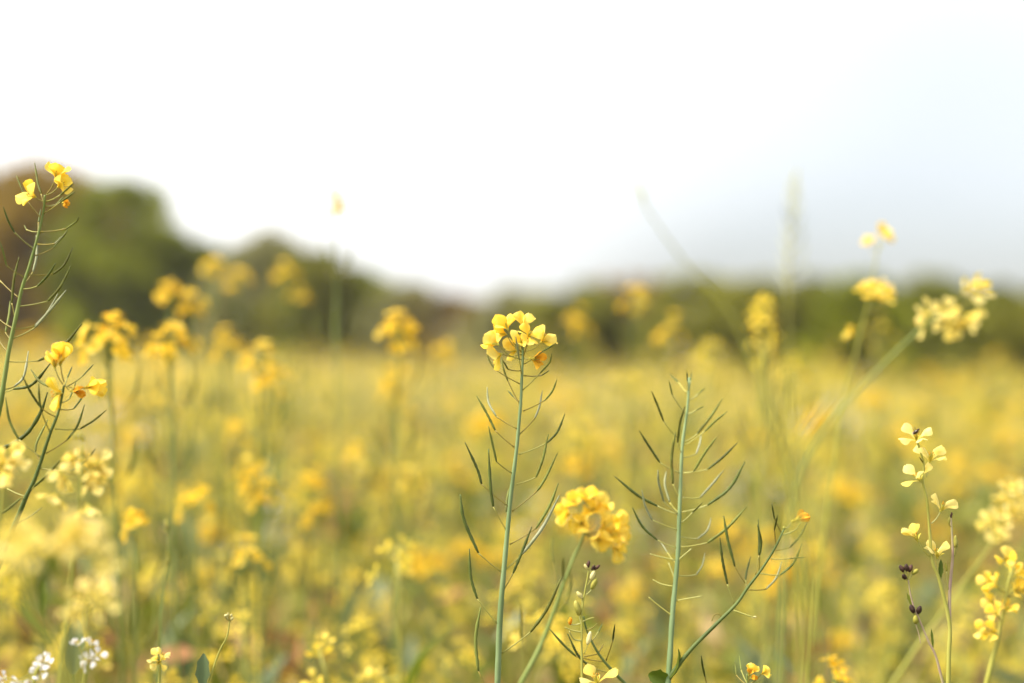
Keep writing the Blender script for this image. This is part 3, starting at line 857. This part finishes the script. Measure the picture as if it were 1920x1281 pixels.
# ---- bits along the bottom edge
p = Plant('radish_plant', 'single cream radish flower peeping in beneath the budded stem', 1.20, [(1122, 1284), (1126, 1330)], .0007, .0012, 'stem_pale', leaves=2)
p.flower((1120, 1283), None, (-.2, -.4, 1), 'pale', .85, 1.3)
p = Plant('mustard_plant', 'tiny cluster of two orange yellow closing flowers low beside the dark branch', 1.2, Z3((598, 1245), (600, 1281), (605, 1330)), .0006, .001, 'stem', leaves=2)
for c, f, ax, k in (((605, 1250), (600, 1275), (.1, -.3, 1), 'orange'), ((612, 1244), (600, 1275), (.3, -.1, 1), 'golden'), ((655, 1245), (603, 1285), (.8, -.2, .5), 'golden'), ((610, 1262), (600, 1280), (.5, -.5, .2), 'orange')):
    p.flower(Z3(c)[0], Z3(f)[0], ax, k, .2, .6)
for tr in ([(600, 1285), (575, 1230), (568, 1170)], [(600, 1290), (555, 1250), (550, 1195)]):
    p.pod(*Z3(*tr), mat='pod')
p = Plant('mustard_plant', 'lone thin green pod stalk low between the two branches', 1.21, Z3((440, 1290), (445, 1330)), .0006, .0008, 'stem_dark', leaves=1)
p.pod(*Z3((442, 1300), (430, 1255), (420, 1210), (415, 1172)), mat='pod_dark')

# ---- small flower and bud stems low on the open side
p = Plant('mustard_plant', 'small single yellow flower on a thin pale stem low in the field', 1.16, Z6((962, 1140), (958, 1200), (950, 1330)), .0008, .0014, 'stem_pale', leaves=2)
for c, ax in (((965, 1130), (.5, -.2, 1)), ((950, 1135), (-.6, -.5, .6)), ((958, 1150), (-.2, -1, -.2))):
    p.flower(Z6(c)[0], Z6((960, 1170))[0], ax, 'pale', .7, .62)
p = Plant('budded_stem', 'thin curving stem with a tiny pale bud cluster, no petals', 1.17, Z6((1375, 905), (1360, 1000), (1310, 1100), (1240, 1310)), .0005, .0009, 'stem_pale', leaves=2)
for k in range(7):
    p.bud(Z6((1368 + random.uniform(-22, 22), 885 + random.uniform(-12, 25)))[0], (random.uniform(-1, 1), random.uniform(-1, .3), .8), .004, .001, 'bud_pale', Z6((1375, 910))[0])
p.leaf(Z6((1215, 1310))[0], (0, -.2, 1), .028, .011, 'leaf_blue', 0, 0, .15)
p = Plant('budded_stem', 'thin upright stem with small green bud tufts in the blurred field', 1.42, Z6((1005, 340), (1010, 540), (975, 750), (960, 1000), (950, 1250)), .0006, .0013, 'stem', leaves=2)
for (x, y) in ((1005, 335), (995, 350), (1015, 345), (1005, 380), (1010, 520), (1020, 545), (998, 560), (1000, 325)):
    p.bud(Z6((x, y))[0], (random.uniform(-1, 1), random.uniform(-1, .3), .8), .005, .0014, 'bud_olive', Z6((x * .5 + 504, y + 25))[0])

# ---- out of focus plants close to the lens
def fg(name, label, D, path, flowers, kind, r0=.0009, r1=.0016, mat='stem_pale', s=1.1, Dend=None, group=None, leaves=2):
    q = Plant(name, label, D, path, r0, r1, mat, group, Dend=Dend, leaves=leaves)
    tx, ty = path[0]
    for (x, y) in flowers:
        ax = ((x - tx) / 50 + random.uniform(-.3, .3), random.uniform(-.9, .5), (ty - y) / 50 + random.uniform(-.1, .6))
        q.flower((x, y), (tx + (path[1][0] - tx) * .3, min(ty + (path[1][1] - ty) * .3, y + 45) if y < ty + 40 else y), ax, kind, random.uniform(.5, 1.0), s, random.uniform(-.015, .015))
    return q
p = fg('radish_plant', 'cream yellow radish cluster melted by blur low in front of the tall pods', .79, Z6((120, 440), (110, 560), (210, 840), (330, 1050), (400, 1290)),
       Z6((80, 430), (130, 410), (160, 470), (205, 500), (100, 500), (60, 480), (310, 440), (330, 470)), 'pale', s=.8)
p.leaf(Z6((330, 1050))[0], (-.6, -.1, .6), .035, .008, 'leaf', 0, 0, .3)
p = fg('radish_plant', 'second pale blurred radish cluster whose stem drops straight down', .80, Z6((430, 440), (415, 600), (405, 800), (420, 1100), (440, 1300)),
       Z6((410, 380), (450, 370), (480, 420), (530, 440), (440, 430), (560, 530), (600, 570), (490, 390)), 'pale', s=.8)
p = fg('radish_plant', 'small cream blurred flower knot below the pale clusters', .87, Z6((530, 800), (520, 900), (500, 1050), (490, 1300)),
       Z6((500, 780), (560, 770), (480, 850), (590, 800), (470, 830)), 'pale', s=.85)
p = fg('radish_plant', 'pale yellow open radish flowers with a white petal beside the dark leaning plant', 1.02, Z5((520, 720), (515, 850), (510, 1000), (500, 1150), (470, 1400)),
       Z5((395, 880), (420, 920), (470, 800), (560, 830), (610, 840), (620, 870), (560, 950), (585, 880), (350, 1030), (545, 1090)), 'pale', s=.85)
for c in ((470, 690), (520, 700), (500, 680)):
    p.bud(Z5(c)[0], (0, 0, 1), .005, .0014, 'bud_olive')
p = fg('radish_plant', 'pair of yellow radish flowers cut off at the border under the big pod', 1.04, Z5((30, 900), (25, 960), (10, 1100), (-20, 1300)), Z5((35, 900), (60, 850), (20, 860)), 'pale', s=1.2)

WG = 'white radish flowers near the ground'
for lb, D, pts, path in (('white radish flowers opening beside the dark glaucous leaf', 1.08, [(520, 1160), (545, 1140), (470, 1060), (540, 1060), (575, 1120)], [(520, 1130), (515, 1200), (500, 1320)]),
                         ('white radish flowers hanging lowest beneath the cream clusters', 1.10, [(255, 1160), (275, 1150), (190, 1255), (240, 1220), (120, 1275), (30, 1250)], [(240, 1170), (210, 1240), (190, 1330)])):
    p = fg('white_radish_plant', lb, D, Z6(*path), Z6(*pts), 'white', s=.6, group=WG)
p = Plant('leafy_stem', 'upright glaucous leaf on a short stem between the white radish flowers', 1.10, Z6((441, 1225), (446, 1260), (455, 1330)), .0007, .0012, 'stem', leaves=2)
p.leaf(Z6((441, 1228))[0], (.02, -.1, 1), .042, .015, 'leaf_blue', 0, 0, .15)
p = Plant('leafy_stem', 'narrow dark leaf on a thin stem under the cream blurred clusters', 1.5, Z6((250, 890), (262, 1000), (275, 1150), (290, 1330)), .0006, .0012, 'stem_dark', leaves=2)
p.leaf(Z6((250, 895))[0], (0, -.1, 1), .040, .009, 'leaf', 0, 0, .15)

p = fg('mustard_plant', 'leaning pale mustard stem with a loose light yellow cluster before the dark bushes', .94, [(1785, 575), (1735, 608), (1640, 700), (1540, 815), (1480, 960), (1460, 1281)],
       [(1745, 590), (1738, 602), (1775, 585), (1805, 550), (1830, 552), (1785, 600), (1808, 590), (1775, 605)], 'pale', r0=.0007, r1=.0009, mat='stem', Dend=.90, s=.85)
p = Plant('mustard_plant', 'tall leaning stem dissolved by blur, without flowers, crossing the sky', .83, [(1190, 335), (1215, 395), (1290, 500), (1370, 590), (1425, 720), (1470, 860), (1497, 1000), (1502, 1281)], .0003, .0018, 'stem_pale', leaves=2)
for tr in ([(1215, 395), (1205, 370), (1195, 340)], [(1225, 410), (1210, 385), (1205, 355)], [(1470, 850), (1500, 820), (1560, 740)]):
    p.pod(*tr, mat='pod_grey')
p = Plant('mustard_plant', 'faint upright pod stem dissolving into the pale sky above the hedge', .80, [(1492, 320), (1488, 400), (1480, 480), (1478, 560), (1480, 700), (1500, 900), (1540, 1281)], .0004, .0010, 'stem_pale', leaves=2)
for k in range(14):
    y = 350 + 15 * k
    sx = -1 if k % 2 else 1
    L = 9 + 1.6 * k
    p.pod((1488 - k * .7, y), (1488 + sx * L * .55, y - 14), (1488 + sx * L, y - 40), mat='pod_grey', full=.03)

p = Plant('mustard_plant', 'twisted yellow mustard spike low beside the budded radish stem', 1.34, Z7((745, 745), (720, 800), (700, 900), (670, 1060), (640, 1180), (615, 1281)), .0012, .0028, 'stem_pale')
for (x, y) in ((640, 815), (665, 840), (720, 770), (745, 790), (760, 860), (735, 855), (650, 920), (705, 950), (670, 970), (615, 1035), (655, 1050), (700, 720)):
    p.flower(Z7((x, y))[0], Z7((700 + (y - 900) * -.2, y + 25))[0], ((x - 700) / 60, random.uniform(-.8, .3), .4), 'yellow', .6, 1.0, random.uniform(-.01, .01))
p = Plant('mustard_plant', 'blurred pale mustard cluster on a thick bent stem behind the radish', 1.62, Z7((730, 470), (660, 600), (600, 700), (520, 800), (440, 920), (330, 1060)), .0011, .0019, 'stem_pale')
for (x, y) in ((620, 560), (650, 540), (660, 600), (690, 560), (690, 510), (720, 480), (745, 450), (680, 450), (720, 390), (700, 400), (640, 520), (670, 620), (740, 500), (770, 470), (735, 380)):
    p.flower(Z7((x, y))[0], Z7((x * .4 + 420, y + 40))[0], ((x - 690) / 70, random.uniform(-.8, .3), .5), 'pale', .7, .9, random.uniform(-.03, .03))
p = Plant('mustard_plant', 'two golden heads one above the other on a dark stem before the hedge', 1.72, [(1650, 450), (1640, 500), (1625, 580), (1605, 660), (1580, 760), (1560, 900)], .0007, .0018, 'stem_pale')
for (x, y) in ((1652, 438), (1660, 448), (1632, 458), (1622, 543), (1640, 545), (1655, 540), (1648, 562), (1660, 560), (1635, 560), (1600, 628)):
    p.flower((x, y), (1642 - (y - 450) * .15, y + 22), ((x - 1642) / 30, random.uniform(-.8, .5), .6), 'golden', .75, .85, random.uniform(-.03, .03))

# ================================================================= mid-field mustard with golden heads seen over the field
MIDG = 'golden mustard heads rising over the field'
def head_plant(px, py, D, w, n, kind, label, group, s=1.0, h=None):
    top = P(px, py, D)
    root = link('mustard_plant', None, None, (top.x + random.uniform(-.06, .06), D + random.uniform(0, .05), 0))
    tag(root, label, 'plant', group)
    b = root.location
    tl = top - b
    g = Geo()
    sp = smooth_path([tl, (tl.x * .8, 0, tl.z * .7), (tl.x * .3, 0, tl.z * .35), (0, 0, -.01)], 4)
    g.tube(sp, lerp_r(len(sp), .0012, .0034), 6)
    rw = w / F * D / 2
    fl = []
    for k in range(n):
        a = k * 2.4 + random.uniform(-.4, .4)
        t = (k + .5) / n
        rad = rw * math.sqrt(t) * random.uniform(.55, 1.25)
        pos = tl + Vector((math.cos(a) * rad, math.sin(a) * rad, rw * (.6 - 1.2 * t) + random.uniform(-.012, .012)))
        ax = Vector((math.cos(a) * t * 1.4, math.sin(a) * t * 1.4, 1.15 - t * .9))
        fl.append((pos, ax))
        st = smooth_path([tl + Vector((0, 0, -.01 - rw * t)), tl.lerp(pos, .6) - Vector((0, 0, .004)), pos], 2)
        g.tube(st, [.0006] * len(st), 4)
    link('stem', g.mesh('stem', ['stem' if kind == 'golden' else 'stem_pale']), root)
    for pos, ax in fl:
        o = link('flower', random.choice(FLOW[kind]), root, pos)
        o.rotation_mode = 'QUATERNION'
        o.rotation_quaternion = axis_quat(ax, random.uniform(0, 6))
        q = s * random.uniform(.95, 1.2)
        o.scale = (q, q, q)
    for k in range(8):
        z = tl.z - .05 - .03 * k
        if z < .1:
            break
        c = min(sp, key=lambda v: abs(v.z - z))
        o = link('seed_pod', POD_MESH[k % 3], root, c)
        o.rotation_euler = (0, 0, k * 2.4)
    for k in range(3):
        z = tl.z * (.2 + .18 * k)
        c = min(sp, key=lambda v: abs(v.z - z))
        o = link('leaf', LEAF[k], root, c)
        o.rotation_euler = (.3, 0, random.uniform(0, 6.28))
    return root

def pod_simple(seed):
    rr = random.Random(seed)
    L = rr.uniform(.035, .05)
    g = Geo()
    g.tube(smooth_path([(0, 0, 0), (.012, 0, .004), (.02, 0, .012)], 2), [.0006] * 5, 4, 1)
    sp = smooth_path([(.02, 0, .012), (.028, 0, .03), (.031, 0, .012 + L)], 4)
    n = len(sp)
    g.tube(sp, [.0007 + .0009 * math.sin(math.pi * min(1, i / n * 1.25)) if i / n < .75 else .0006 for i in range(n)], 5, 0)
    return g.mesh('seed_pod', ['pod', 'stalk'])
POD_MESH = [pod_simple(s) for s in range(3)]

HEADS = [  # px, py, D, width px, flowers, kind, label
    (205, 632, 1.62, 96, 24, 'golden', 'biggest round golden mustard head below the tall olive brown tree'),
    (322, 640, 1.74, 92, 20, 'golden', 'wide golden mustard head beside the biggest round one'),
    (320, 548, 2.05, 52, 10, 'golden', 'small golden mustard head in front of the dark gap in the trees'),
    (360, 576, 2.05, 52, 10, 'golden', 'small golden mustard head close beside its slightly higher twin'),
    (400, 500, 2.60, 52, 9, 'golden', 'blurred golden mustard head against the small bright green tree'),
    (447, 522, 2.60, 50, 9, 'golden', 'blurred golden mustard head before the rounded grey green tree'),
    (535, 510, 2.70, 48, 9, 'golden', 'faint orange gold mustard head high on the grey green tree'),
    (561, 557, 2.70, 40, 7, 'golden', 'faint small golden mustard head before the olive tree'),
    (428, 640, 2.30, 60, 10, 'golden', 'dull golden mustard head level with the top of the field'),
    (488, 675, 1.95, 70, 13, 'golden', 'golden mustard head dropping in a short slanting spray'),
    (505, 712, 1.95, 66, 11, 'golden', 'lower golden mustard head of the slanting spray'),
    (748, 617, 1.90, 82, 18, 'golden', 'round golden mustard head standing alone before the low bushes'),
    (740, 710, 2.30, 66, 10, 'golden', 'golden mustard head beneath the lone round head'),
    (742, 748, 2.30, 56, 8, 'golden', 'pale gold mustard head lowest below the lone round head'),
    (832, 655, 2.6, 50, 8, 'golden', 'faint golden mustard head beside the central flower head'),
    (1190, 555, 2.4, 56, 8, 'golden', 'blurred golden mustard head against the rusty bush'),
    (1085, 605, 2.6, 52, 9, 'golden', 'orange gold mustard head in front of the olive bush'),
    (1255, 622, 2.5, 66, 9, 'golden', 'wide low golden mustard head before the brown hedge'),
    (1428, 575, 1.95, 52, 10, 'pale', 'pale yellow mustard spike top before the dull green bush'),
    (1430, 605, 1.95, 54, 10, 'pale', 'pale yellow mustard spike just under its twin spike top'),
    (1435, 655, 2.1, 56, 9, 'pale', 'pale mustard head at field level under the spike'),
    (630, 385, 2.0, 22, 7, 'golden', 'single tiny yellow flower high in the white sky'),
    (300, 757, 2.3, 54, 8, 'golden', 'orange gold mustard head low under the wide golden head'),
    (660, 848, 2.3, 48, 7, 'golden', 'square golden mustard head alone in the middle of the field'),
    (470, 895, 1.9, 66, 10, 'golden', 'bright golden mustard head on a slanting dark stem'),
    (485, 932, 1.9, 60, 9, 'golden', 'golden mustard head right under the bright one on a slanting stem'),
    (582, 900, 2.0, 56, 8, 'golden', 'loose golden mustard head above a flat golden one'),
    (600, 953, 2.0, 64, 9, 'golden', 'flat wide golden mustard head in the open field'),
    (368, 935, 1.85, 66, 10, 'golden', 'golden mustard head between the slanting stem and the border plants'),
    (255, 985, 1.6, 46, 6, 'golden', 'small orange gold head near the cream blurred clusters'),
    (460, 1045, 1.75, 76, 11, 'golden', 'flat orange gold mustard head low in the open field'),
    (445, 812, 2.2, 40, 6, 'golden', 'little golden head above the slanting stem head'),
    (1480, 700, 2.0, 60, 9, 'pale', 'pale mustard head at the base of the faint pod stem'),
    (1330, 660, 2.3, 64, 9, 'pale', 'pale mustard head crossed by the leaning blurred stem'),
    (1565, 1272, 1.45, 70, 9, 'golden', 'golden mustard head at the very bottom between dark branch and radish'),
    (1180, 715, 2.2, 60, 8, 'pale', 'cream mustard head above the golden drooping cluster'),
    (1090, 805, 2.1, 90, 13, 'pale', 'large creamy blurred mustard head beside the central pods'),
    (775, 900, 2.1, 60, 8, 'pale', 'cream flower head left open beside the outermost central pod'),
    (870, 1220, 1.8, 56, 7, 'pale', 'cream yellow flower head near the foot of the central plant'),
    (680, 1190, 1.75, 70, 9, 'pale', 'pale yellow flower head with petals spread low in the field'),
    (1645, 620, 2.6, 60, 8, 'pale', 'faint pale head under the two golden heads'),
]
for a in HEADS:
    a = a[:4] + (max(3, int(a[4] * .9)),) + a[5:]
    head_plant(*a, MIDG if a[5] == 'golden' else 'pale mustard heads rising over the field', s=.88)

# ================================================================= the field itself
def raceme(n, L, rr, spread=1.0):
    """spiral of n flower places round the last L metres of a branch tip: (position, axis)"""
    a0 = rr.uniform(0, 6)
    out = []
    for k in range(n):
        t = k / max(1, n - 1)
        a = a0 + k * 2.4
        rad = (.008 + .016 * t) * spread
        out.append((Vector((math.cos(a) * rad, math.sin(a) * rad, .006 - L * t)), Vector((math.cos(a) * (.4 + t), math.sin(a) * (.4 + t), .9 - .5 * t))))
    return out

def proto(kind, seed):
    """a branched field plant of unit height 0.85 m: stem mesh, list of flower-head meshes, pod placements"""
    rr = random.Random(seed)
    H0 = .85
    g = Geo()
    lean = Vector((rr.uniform(-.08, .08), rr.uniform(-.08, .08), 0))
    main = smooth_path([(0, 0, -.01), lean * .3 + Vector((0, 0, H0 * .4)), lean * .8 + Vector((0, 0, H0 * .75)), lean + Vector((0, 0, H0))], 3)
    g.tube(main, lerp_r(len(main), .004, .0012), 5)
    tips = [main[-1]]
    for k in range(rr.randint(4, 6)):
        i = rr.randint(3, 7)
        s0 = main[i]
        a = k * 2.1 + rr.uniform(-.4, .4)
        d = rr.uniform(.08, .17)
        tip = Vector((s0.x + math.cos(a) * d, s0.y + math.sin(a) * d, H0 * rr.uniform(.70, .99)))
        br = smooth_path([s0, s0.lerp(tip, .5) + Vector((math.cos(a) * .03, math.sin(a) * .03, -.02)), tip], 3)
        g.tube(br, lerp_r(len(br), .0022, .0010), 4)
        tips.append(tip)
    heads = []
    for i, t in enumerate(tips):
        L = rr.uniform(.035, .085) if kind == 'pale' else rr.uniform(.012, .03)
        places = raceme(rr.randint(4, 9) if kind == 'pale' else rr.randint(5, 8), L, rr)
        ax_g = Geo()
        ax_g.tube([(0, 0, -L - .03), (0, 0, -L * .5), (0, 0, .004)], [.0011, .0009, .0005], 4, 1)
        for pos, ax in places:
            ax_g.tube([(0, 0, pos.z - .012), pos], [.0005, .0005], 3, 1)
        hg = Geo()
        hg.v, hg.f, hg.m = list(ax_g.v), list(ax_g.f), list(ax_g.m)
        for pos, ax in places:
            fl = rr.choice(FLOW_L[kind])
            hg.add(rot_pts(fl.v, axis_quat(ax, rr.uniform(0, 6)), pos, rr.uniform(1.0, 1.3)), fl.f, 0)
        heads.append((t, hg.mesh('flower_head', [kind, 'stalk_pale']), ax_g.mesh('flower_head', [kind, 'stalk_pale']), places))
    lv = [(main[rr.randint(2, 6)], rr.uniform(0, 6.28), rr.randint(0, 3)) for _ in range(4)]
    return g.mesh('stem', ['stem_pale' if kind != 'golden' else 'stem']), heads, lv
PROTO = {'golden': [proto('golden', 100 + i) for i in range(5)], 'pale': [proto('pale', 200 + i) for i in range(6)], 'white': [proto('white', 300 + i) for i in range(2)]}

LAND = [(0, 'the tall podded plant'), (100, 'the dark leaning plant'), (205, 'the biggest golden head'), (300, 'the small single low flower'), (385, 'the two twin golden heads'), (470, 'the slanting dark stem'),
        (535, 'the slanting golden spray'), (600, 'the flat wide golden head'), (660, 'the square golden head'), (745, 'the lone round golden head'), (832, 'the faint gold head'), (960, 'the central plant'),
        (1110, 'the drooping golden cluster'), (1190, 'the gold head by the rusty bush'), (1275, 'the flowerless podded plant'), (1340, 'the dark side branch'), (1430, 'the pale spike'), (1500, 'the faint pod stem'),
        (1590, 'the stem of two golden heads'), (1700, 'the dark budded stem'), (1775, 'the pale radish plant'), (1870, 'the twisted yellow spike')]
KINDW = {'golden': 'golden', 'pale': 'pale yellow', 'white': 'whitish'}
ORD = ['first', 'second', 'third', 'fourth', 'fifth', 'sixth']
RANK = {}
def field_label(x, y, kind):
    px = 960 + x / y * F
    l = min(LAND, key=lambda q: abs(q[0] - px))[1]
    k = RANK.get((l, kind), 0)
    RANK[(l, kind)] = k + 1
    if k < len(ORD):
        return ORD[k] + ' ' + KINDW[kind] + ' field mustard back from ' + l, KINDW[kind] + ' plants of the open field'
    return KINDW[kind] + ' field mustard deep in the blur behind ' + l, KINDW[kind] + ' plants of the open field'

def field_plant(x, y, h, kind):
    st, heads, lv = random.choice(PROTO[kind])
    root = link('field_mustard', None, None, (x, y, 0))
    lb_, gr_ = field_label(x, y, kind)
    tag(root, lb_, 'plant', gr_)
    s = h / .85
    root.scale = (min(1.15, s), min(1.15, s), s)
    root.rotation_euler = (0, 0, random.uniform(0, 6.28))
    link('stem', st, root)
    for t, hm, axm, places in heads:
        o = link('flower_head', axm if y < 2.5 else hm, root, t)
        o.rotation_euler = (random.uniform(-.3, .3), random.uniform(-.3, .3), 0)
        if y < 2.5:
            for pos, ax in places:
                f_ = link('flower', random.choice(FLOW[kind]), o, pos)
                f_.rotation_mode = 'QUATERNION'
                f_.rotation_quaternion = axis_quat(ax, random.uniform(0, 6))
                f_.scale = [random.uniform(1.0, 1.3)] * 3
    for t, a, k in lv:
        o = link('leaf', LEAF[k], root, t)
        o.rotation_euler = (.3, 0, a)

def sample_field():
    out = []
    y = 1.58
    while y < 9.0:
        cell = .22 if y < 2.6 else .36
        half = .42 * y + .6
        n = int(2 * half / cell)
        for i in range(n):
            out.append((-half + (i + random.uniform(.05, .95)) * cell, y + random.uniform(0, cell)))
        y += cell
    out.sort(key=lambda q: q[1])
    return out
pts = sample_field()
near_left = 300 - len(HEADS)
individual, extra = 0, []
for x, y in pts:
    inframe = abs(x) < .365 * y + .12
    r = random.random()
    kind = 'white' if (r < .05 and y > 3.2) else ('golden' if r < .15 else 'pale')
    h = random.gauss(.79, .10) + .05 * math.sin(x * 1.9 + y * .7) * math.sin(y * 1.1 - x * .5)
    if y > 2.6:
        if random.random() < .34:
            h = random.uniform(.90, 1.08 if y < 5 else 1.24)
            if random.random() < .25 and kind == 'pale':
                kind = 'golden'
        else:
            h -= .06
    if y < 2.6:
        h = min(h - random.uniform(0, .12), CAM_H - .125 * y)
    h = max(.5, min(1.32, h))
    if inframe and individual < near_left:
        field_plant(x, y, h, kind)
        individual += 1
    else:
        extra.append((x, y, h, kind))

# ---- the rest of the field: one mass
def mass_field():
    V, Fm = [], []
    def flowers(c, size, n_quads, mi):
        n = len(c)
        for k in range(n_quads):
            nrm = rng.normal(size=(n, 3)) * .55 + np.array([0, -.15, .6])
            nrm /= np.linalg.norm(nrm, axis=1)[:, None]
            e1 = np.cross(nrm, rng.normal(size=(n, 3)))
            e1 /= np.linalg.norm(e1, axis=1)[:, None]
            e2 = np.cross(nrm, e1)
            s = size * rng.uniform(.75, 1.25, (n, 1))
            V.append(np.stack([c - e1 * s, c - e2 * s * .8, c + e1 * s, c + e2 * s * .8], 1).reshape(-1, 3))
            Fm.append(np.full(n, mi) if np.isscalar(mi) else mi)
    def stems(b, t, w, mi):
        n = len(b)
        for ax in (0, 1):
            e = np.zeros((n, 3))
            e[:, ax] = w
            V.append(np.stack([b - e, b + e, t + e * .4, t - e * .4], 1).reshape(-1, 3))
            Fm.append(np.full(n, mi))
    edge = lambda x, y: 46 - 44 * x / y
    bands = [(9.0, 16.0, .34, 16, .011, 2), (16.0, 30.0, .46, 13, .018, 1), (30.0, 66.0, .75, 13, .034, 1)]
    lists = [np.array([(a, b, c) for a, b, c, _ in extra])] + [None] * 3
    for bi in range(4):
        if bi == 0:
            pl = lists[0]
            nf, size, nq = 20, .009, 2
        else:
            y0, y1, cell, nf, size, nq = bands[bi - 1]
            rows = []
            y = y0
            while y < y1:
                half = .42 * y + 2.0
                xs_ = np.arange(-half, half, cell)
                rows.append(np.stack([xs_ + rng.uniform(0, cell, len(xs_)), np.full(len(xs_), y) + rng.uniform(0, cell, len(xs_))], 1))
                y += cell
            xy = np.concatenate(rows)
            xy = xy[xy[:, 1] < edge(xy[:, 0], xy[:, 1])]
            h = np.clip(rng.normal(.77, .08, len(xy)) + -.05 + (rng.random(len(xy)) < .25) * rng.uniform(.08, .50, len(xy)) + .14 * np.sin(xy[:, 0] * .9 + xy[:, 1] * .3) * np.sin(xy[:, 1] * .45 - xy[:, 0] * .2), .5, 1.5)
            pl = np.column_stack([xy, h])
        n = len(pl)
        b = np.column_stack([pl[:, :2], np.full(n, .02)])
        t = np.column_stack([pl[:, :2] + rng.normal(0, .03, (n, 2)), pl[:, 2]])
        stems(b, t, .003 if bi < 2 else .005, 2)
        kind = (rng.random(n) < .2).astype(int)
        kind[rng.random(n) < .04] = 4
        for k in range(4):   # side branches
            m = b + (t - b) * rng.uniform(.35, .6, (n, 1))
            tip = t + np.column_stack([rng.normal(0, .10, (n, 2)), -rng.uniform(0, .22, n)])
            if bi < 3:
                stems(m, tip, .002, 2)
            for j in range(max(1, nf // 4)):
                c = tip + np.column_stack([rng.normal(0, .025, (n, 2)), rng.normal(0, .03, n)])
                flowers(c, size, nq, kind)
        for k in range(2):   # leaves
            c = b + (t - b) * rng.uniform(.15, .6, (n, 1)) + np.column_stack([rng.normal(0, .04, (n, 2)), np.zeros(n)])
            flowers(c, .03, 1, 3)
    return np.concatenate(V), np.concatenate(Fm)
V, Fm = mass_field()
far = link('flower_field', quads('flower_field', V, ['pale', 'golden', 'stem_pale', 'leaf', 'white'], Fm))
tag(far, 'far mass of yellow mustard flowers running to the hedge', 'flower field', kind='stuff')

# ---- undergrowth: leaves, blades and dry stalks between the plants
def undergrowth():
    V, Fm = [], []
    n = 34000
    y = 1.0 + 13.0 * rng.random(n) ** 1.15
    x = (rng.random(n) * 2 - 1) * (.42 * y + .7)
    z0 = np.zeros(n)
    h = np.where(rng.random(n) < .25, rng.uniform(.5, .82, n), rng.uniform(.18, .6, n))
    lean = rng.normal(0, .12, (n, 2))
    b = np.column_stack([x, y, z0])
    m = b + np.column_stack([lean * .35, h * .6])
    t = b + np.column_stack([lean, h])
    a = rng.uniform(0, math.pi, n)
    w = rng.uniform(.0015, .0045, n)
    e = np.column_stack([np.cos(a) * w, np.sin(a) * w, np.zeros(n)])
    mi = rng.choice([0, 0, 2, 2, 2, 3], n)
    V.append(np.stack([b - e, b + e, m + e, m - e], 1).reshape(-1, 3)); Fm.append(mi)
    V.append(np.stack([m - e, m + e, t + e * .15, t - e * .15], 1).reshape(-1, 3)); Fm.append(mi)
    n = 22000                                  # broad leaves
    y = 1.2 + 12.0 * rng.random(n) ** 1.2
    x = (rng.random(n) * 2 - 1) * (.42 * y + .6)
    c = np.column_stack([x, y, rng.beta(1.8, 1.9, n) * .74 + .03])
    nrm = rng.normal(size=(n, 3)) * .6 + np.array([0, -.2, .5])
    nrm /= np.linalg.norm(nrm, axis=1)[:, None]
    e1 = np.cross(nrm, rng.normal(size=(n, 3)))
    e1 /= np.linalg.norm(e1, axis=1)[:, None]
    e2 = np.cross(nrm, e1)
    L = rng.uniform(.02, .06, (n, 1))
    mi = rng.choice([0, 0, 0, 1, 2, 3, 4], n)
    patch = np.sin(x * 3.1 + .6) * np.sin(y * 2.3 + x) > .25
    mi = np.where(patch & (rng.random(n) < .55), 4, mi)
    V.append(np.stack([c - e1 * L, c - e2 * L * .32 - nrm * L * .1, c + e1 * L, c + e2 * L * .32 - nrm * L * .1], 1).reshape(-1, 3)); Fm.append(mi)
    return np.concatenate(V), np.concatenate(Fm)
DRY = mat_leafy('dry_straw', (0.30, 0.21, 0.09), (0.40, 0.29, 0.14), 0.25, scale=3)
RUSTY = mat_leafy('dry_rust_leaf', (0.20, 0.085, 0.03), (0.30, 0.15, 0.05), 0.3, scale=3)
V, Fm = undergrowth()
ug = link('undergrowth', quads('undergrowth', V, ['leaf', 'leaf_blue', 'stem_pale', DRY, RUSTY], Fm))
tag(ug, 'tangle of green leaves, blades and dry stalks under the flowers', 'undergrowth', kind='stuff')

# ---- thin bright air over the field
hv = [(x, y, z) for z in (-1.0, 10.5) for y in (-720, 720) for x in (-720, 720)]
hz = mesh('haze', hv, [(0, 2, 3, 1), (4, 5, 7, 6), (0, 1, 5, 4), (2, 6, 7, 3), (0, 4, 6, 2), (1, 3, 7, 5)], [], False)
hm = bpy.data.materials.new('haze_air')
hm.use_nodes = True
hm.node_tree.nodes.clear()
ho = hm.node_tree.nodes.new('ShaderNodeOutputMaterial')
hp = hm.node_tree.nodes.new('ShaderNodeVolumePrincipled')
hp.inputs['Color'].default_value = (0.93, 0.94, 0.95, 1)
hp.inputs['Density'].default_value = 0.0004
hm.node_tree.links.new(hp.outputs[0], ho.inputs['Volume'])
hz.materials.append(hm)
hzo = link('haze', hz)
tag(hzo, 'thin pale haze in the air over the whole field', 'haze', kind='stuff')
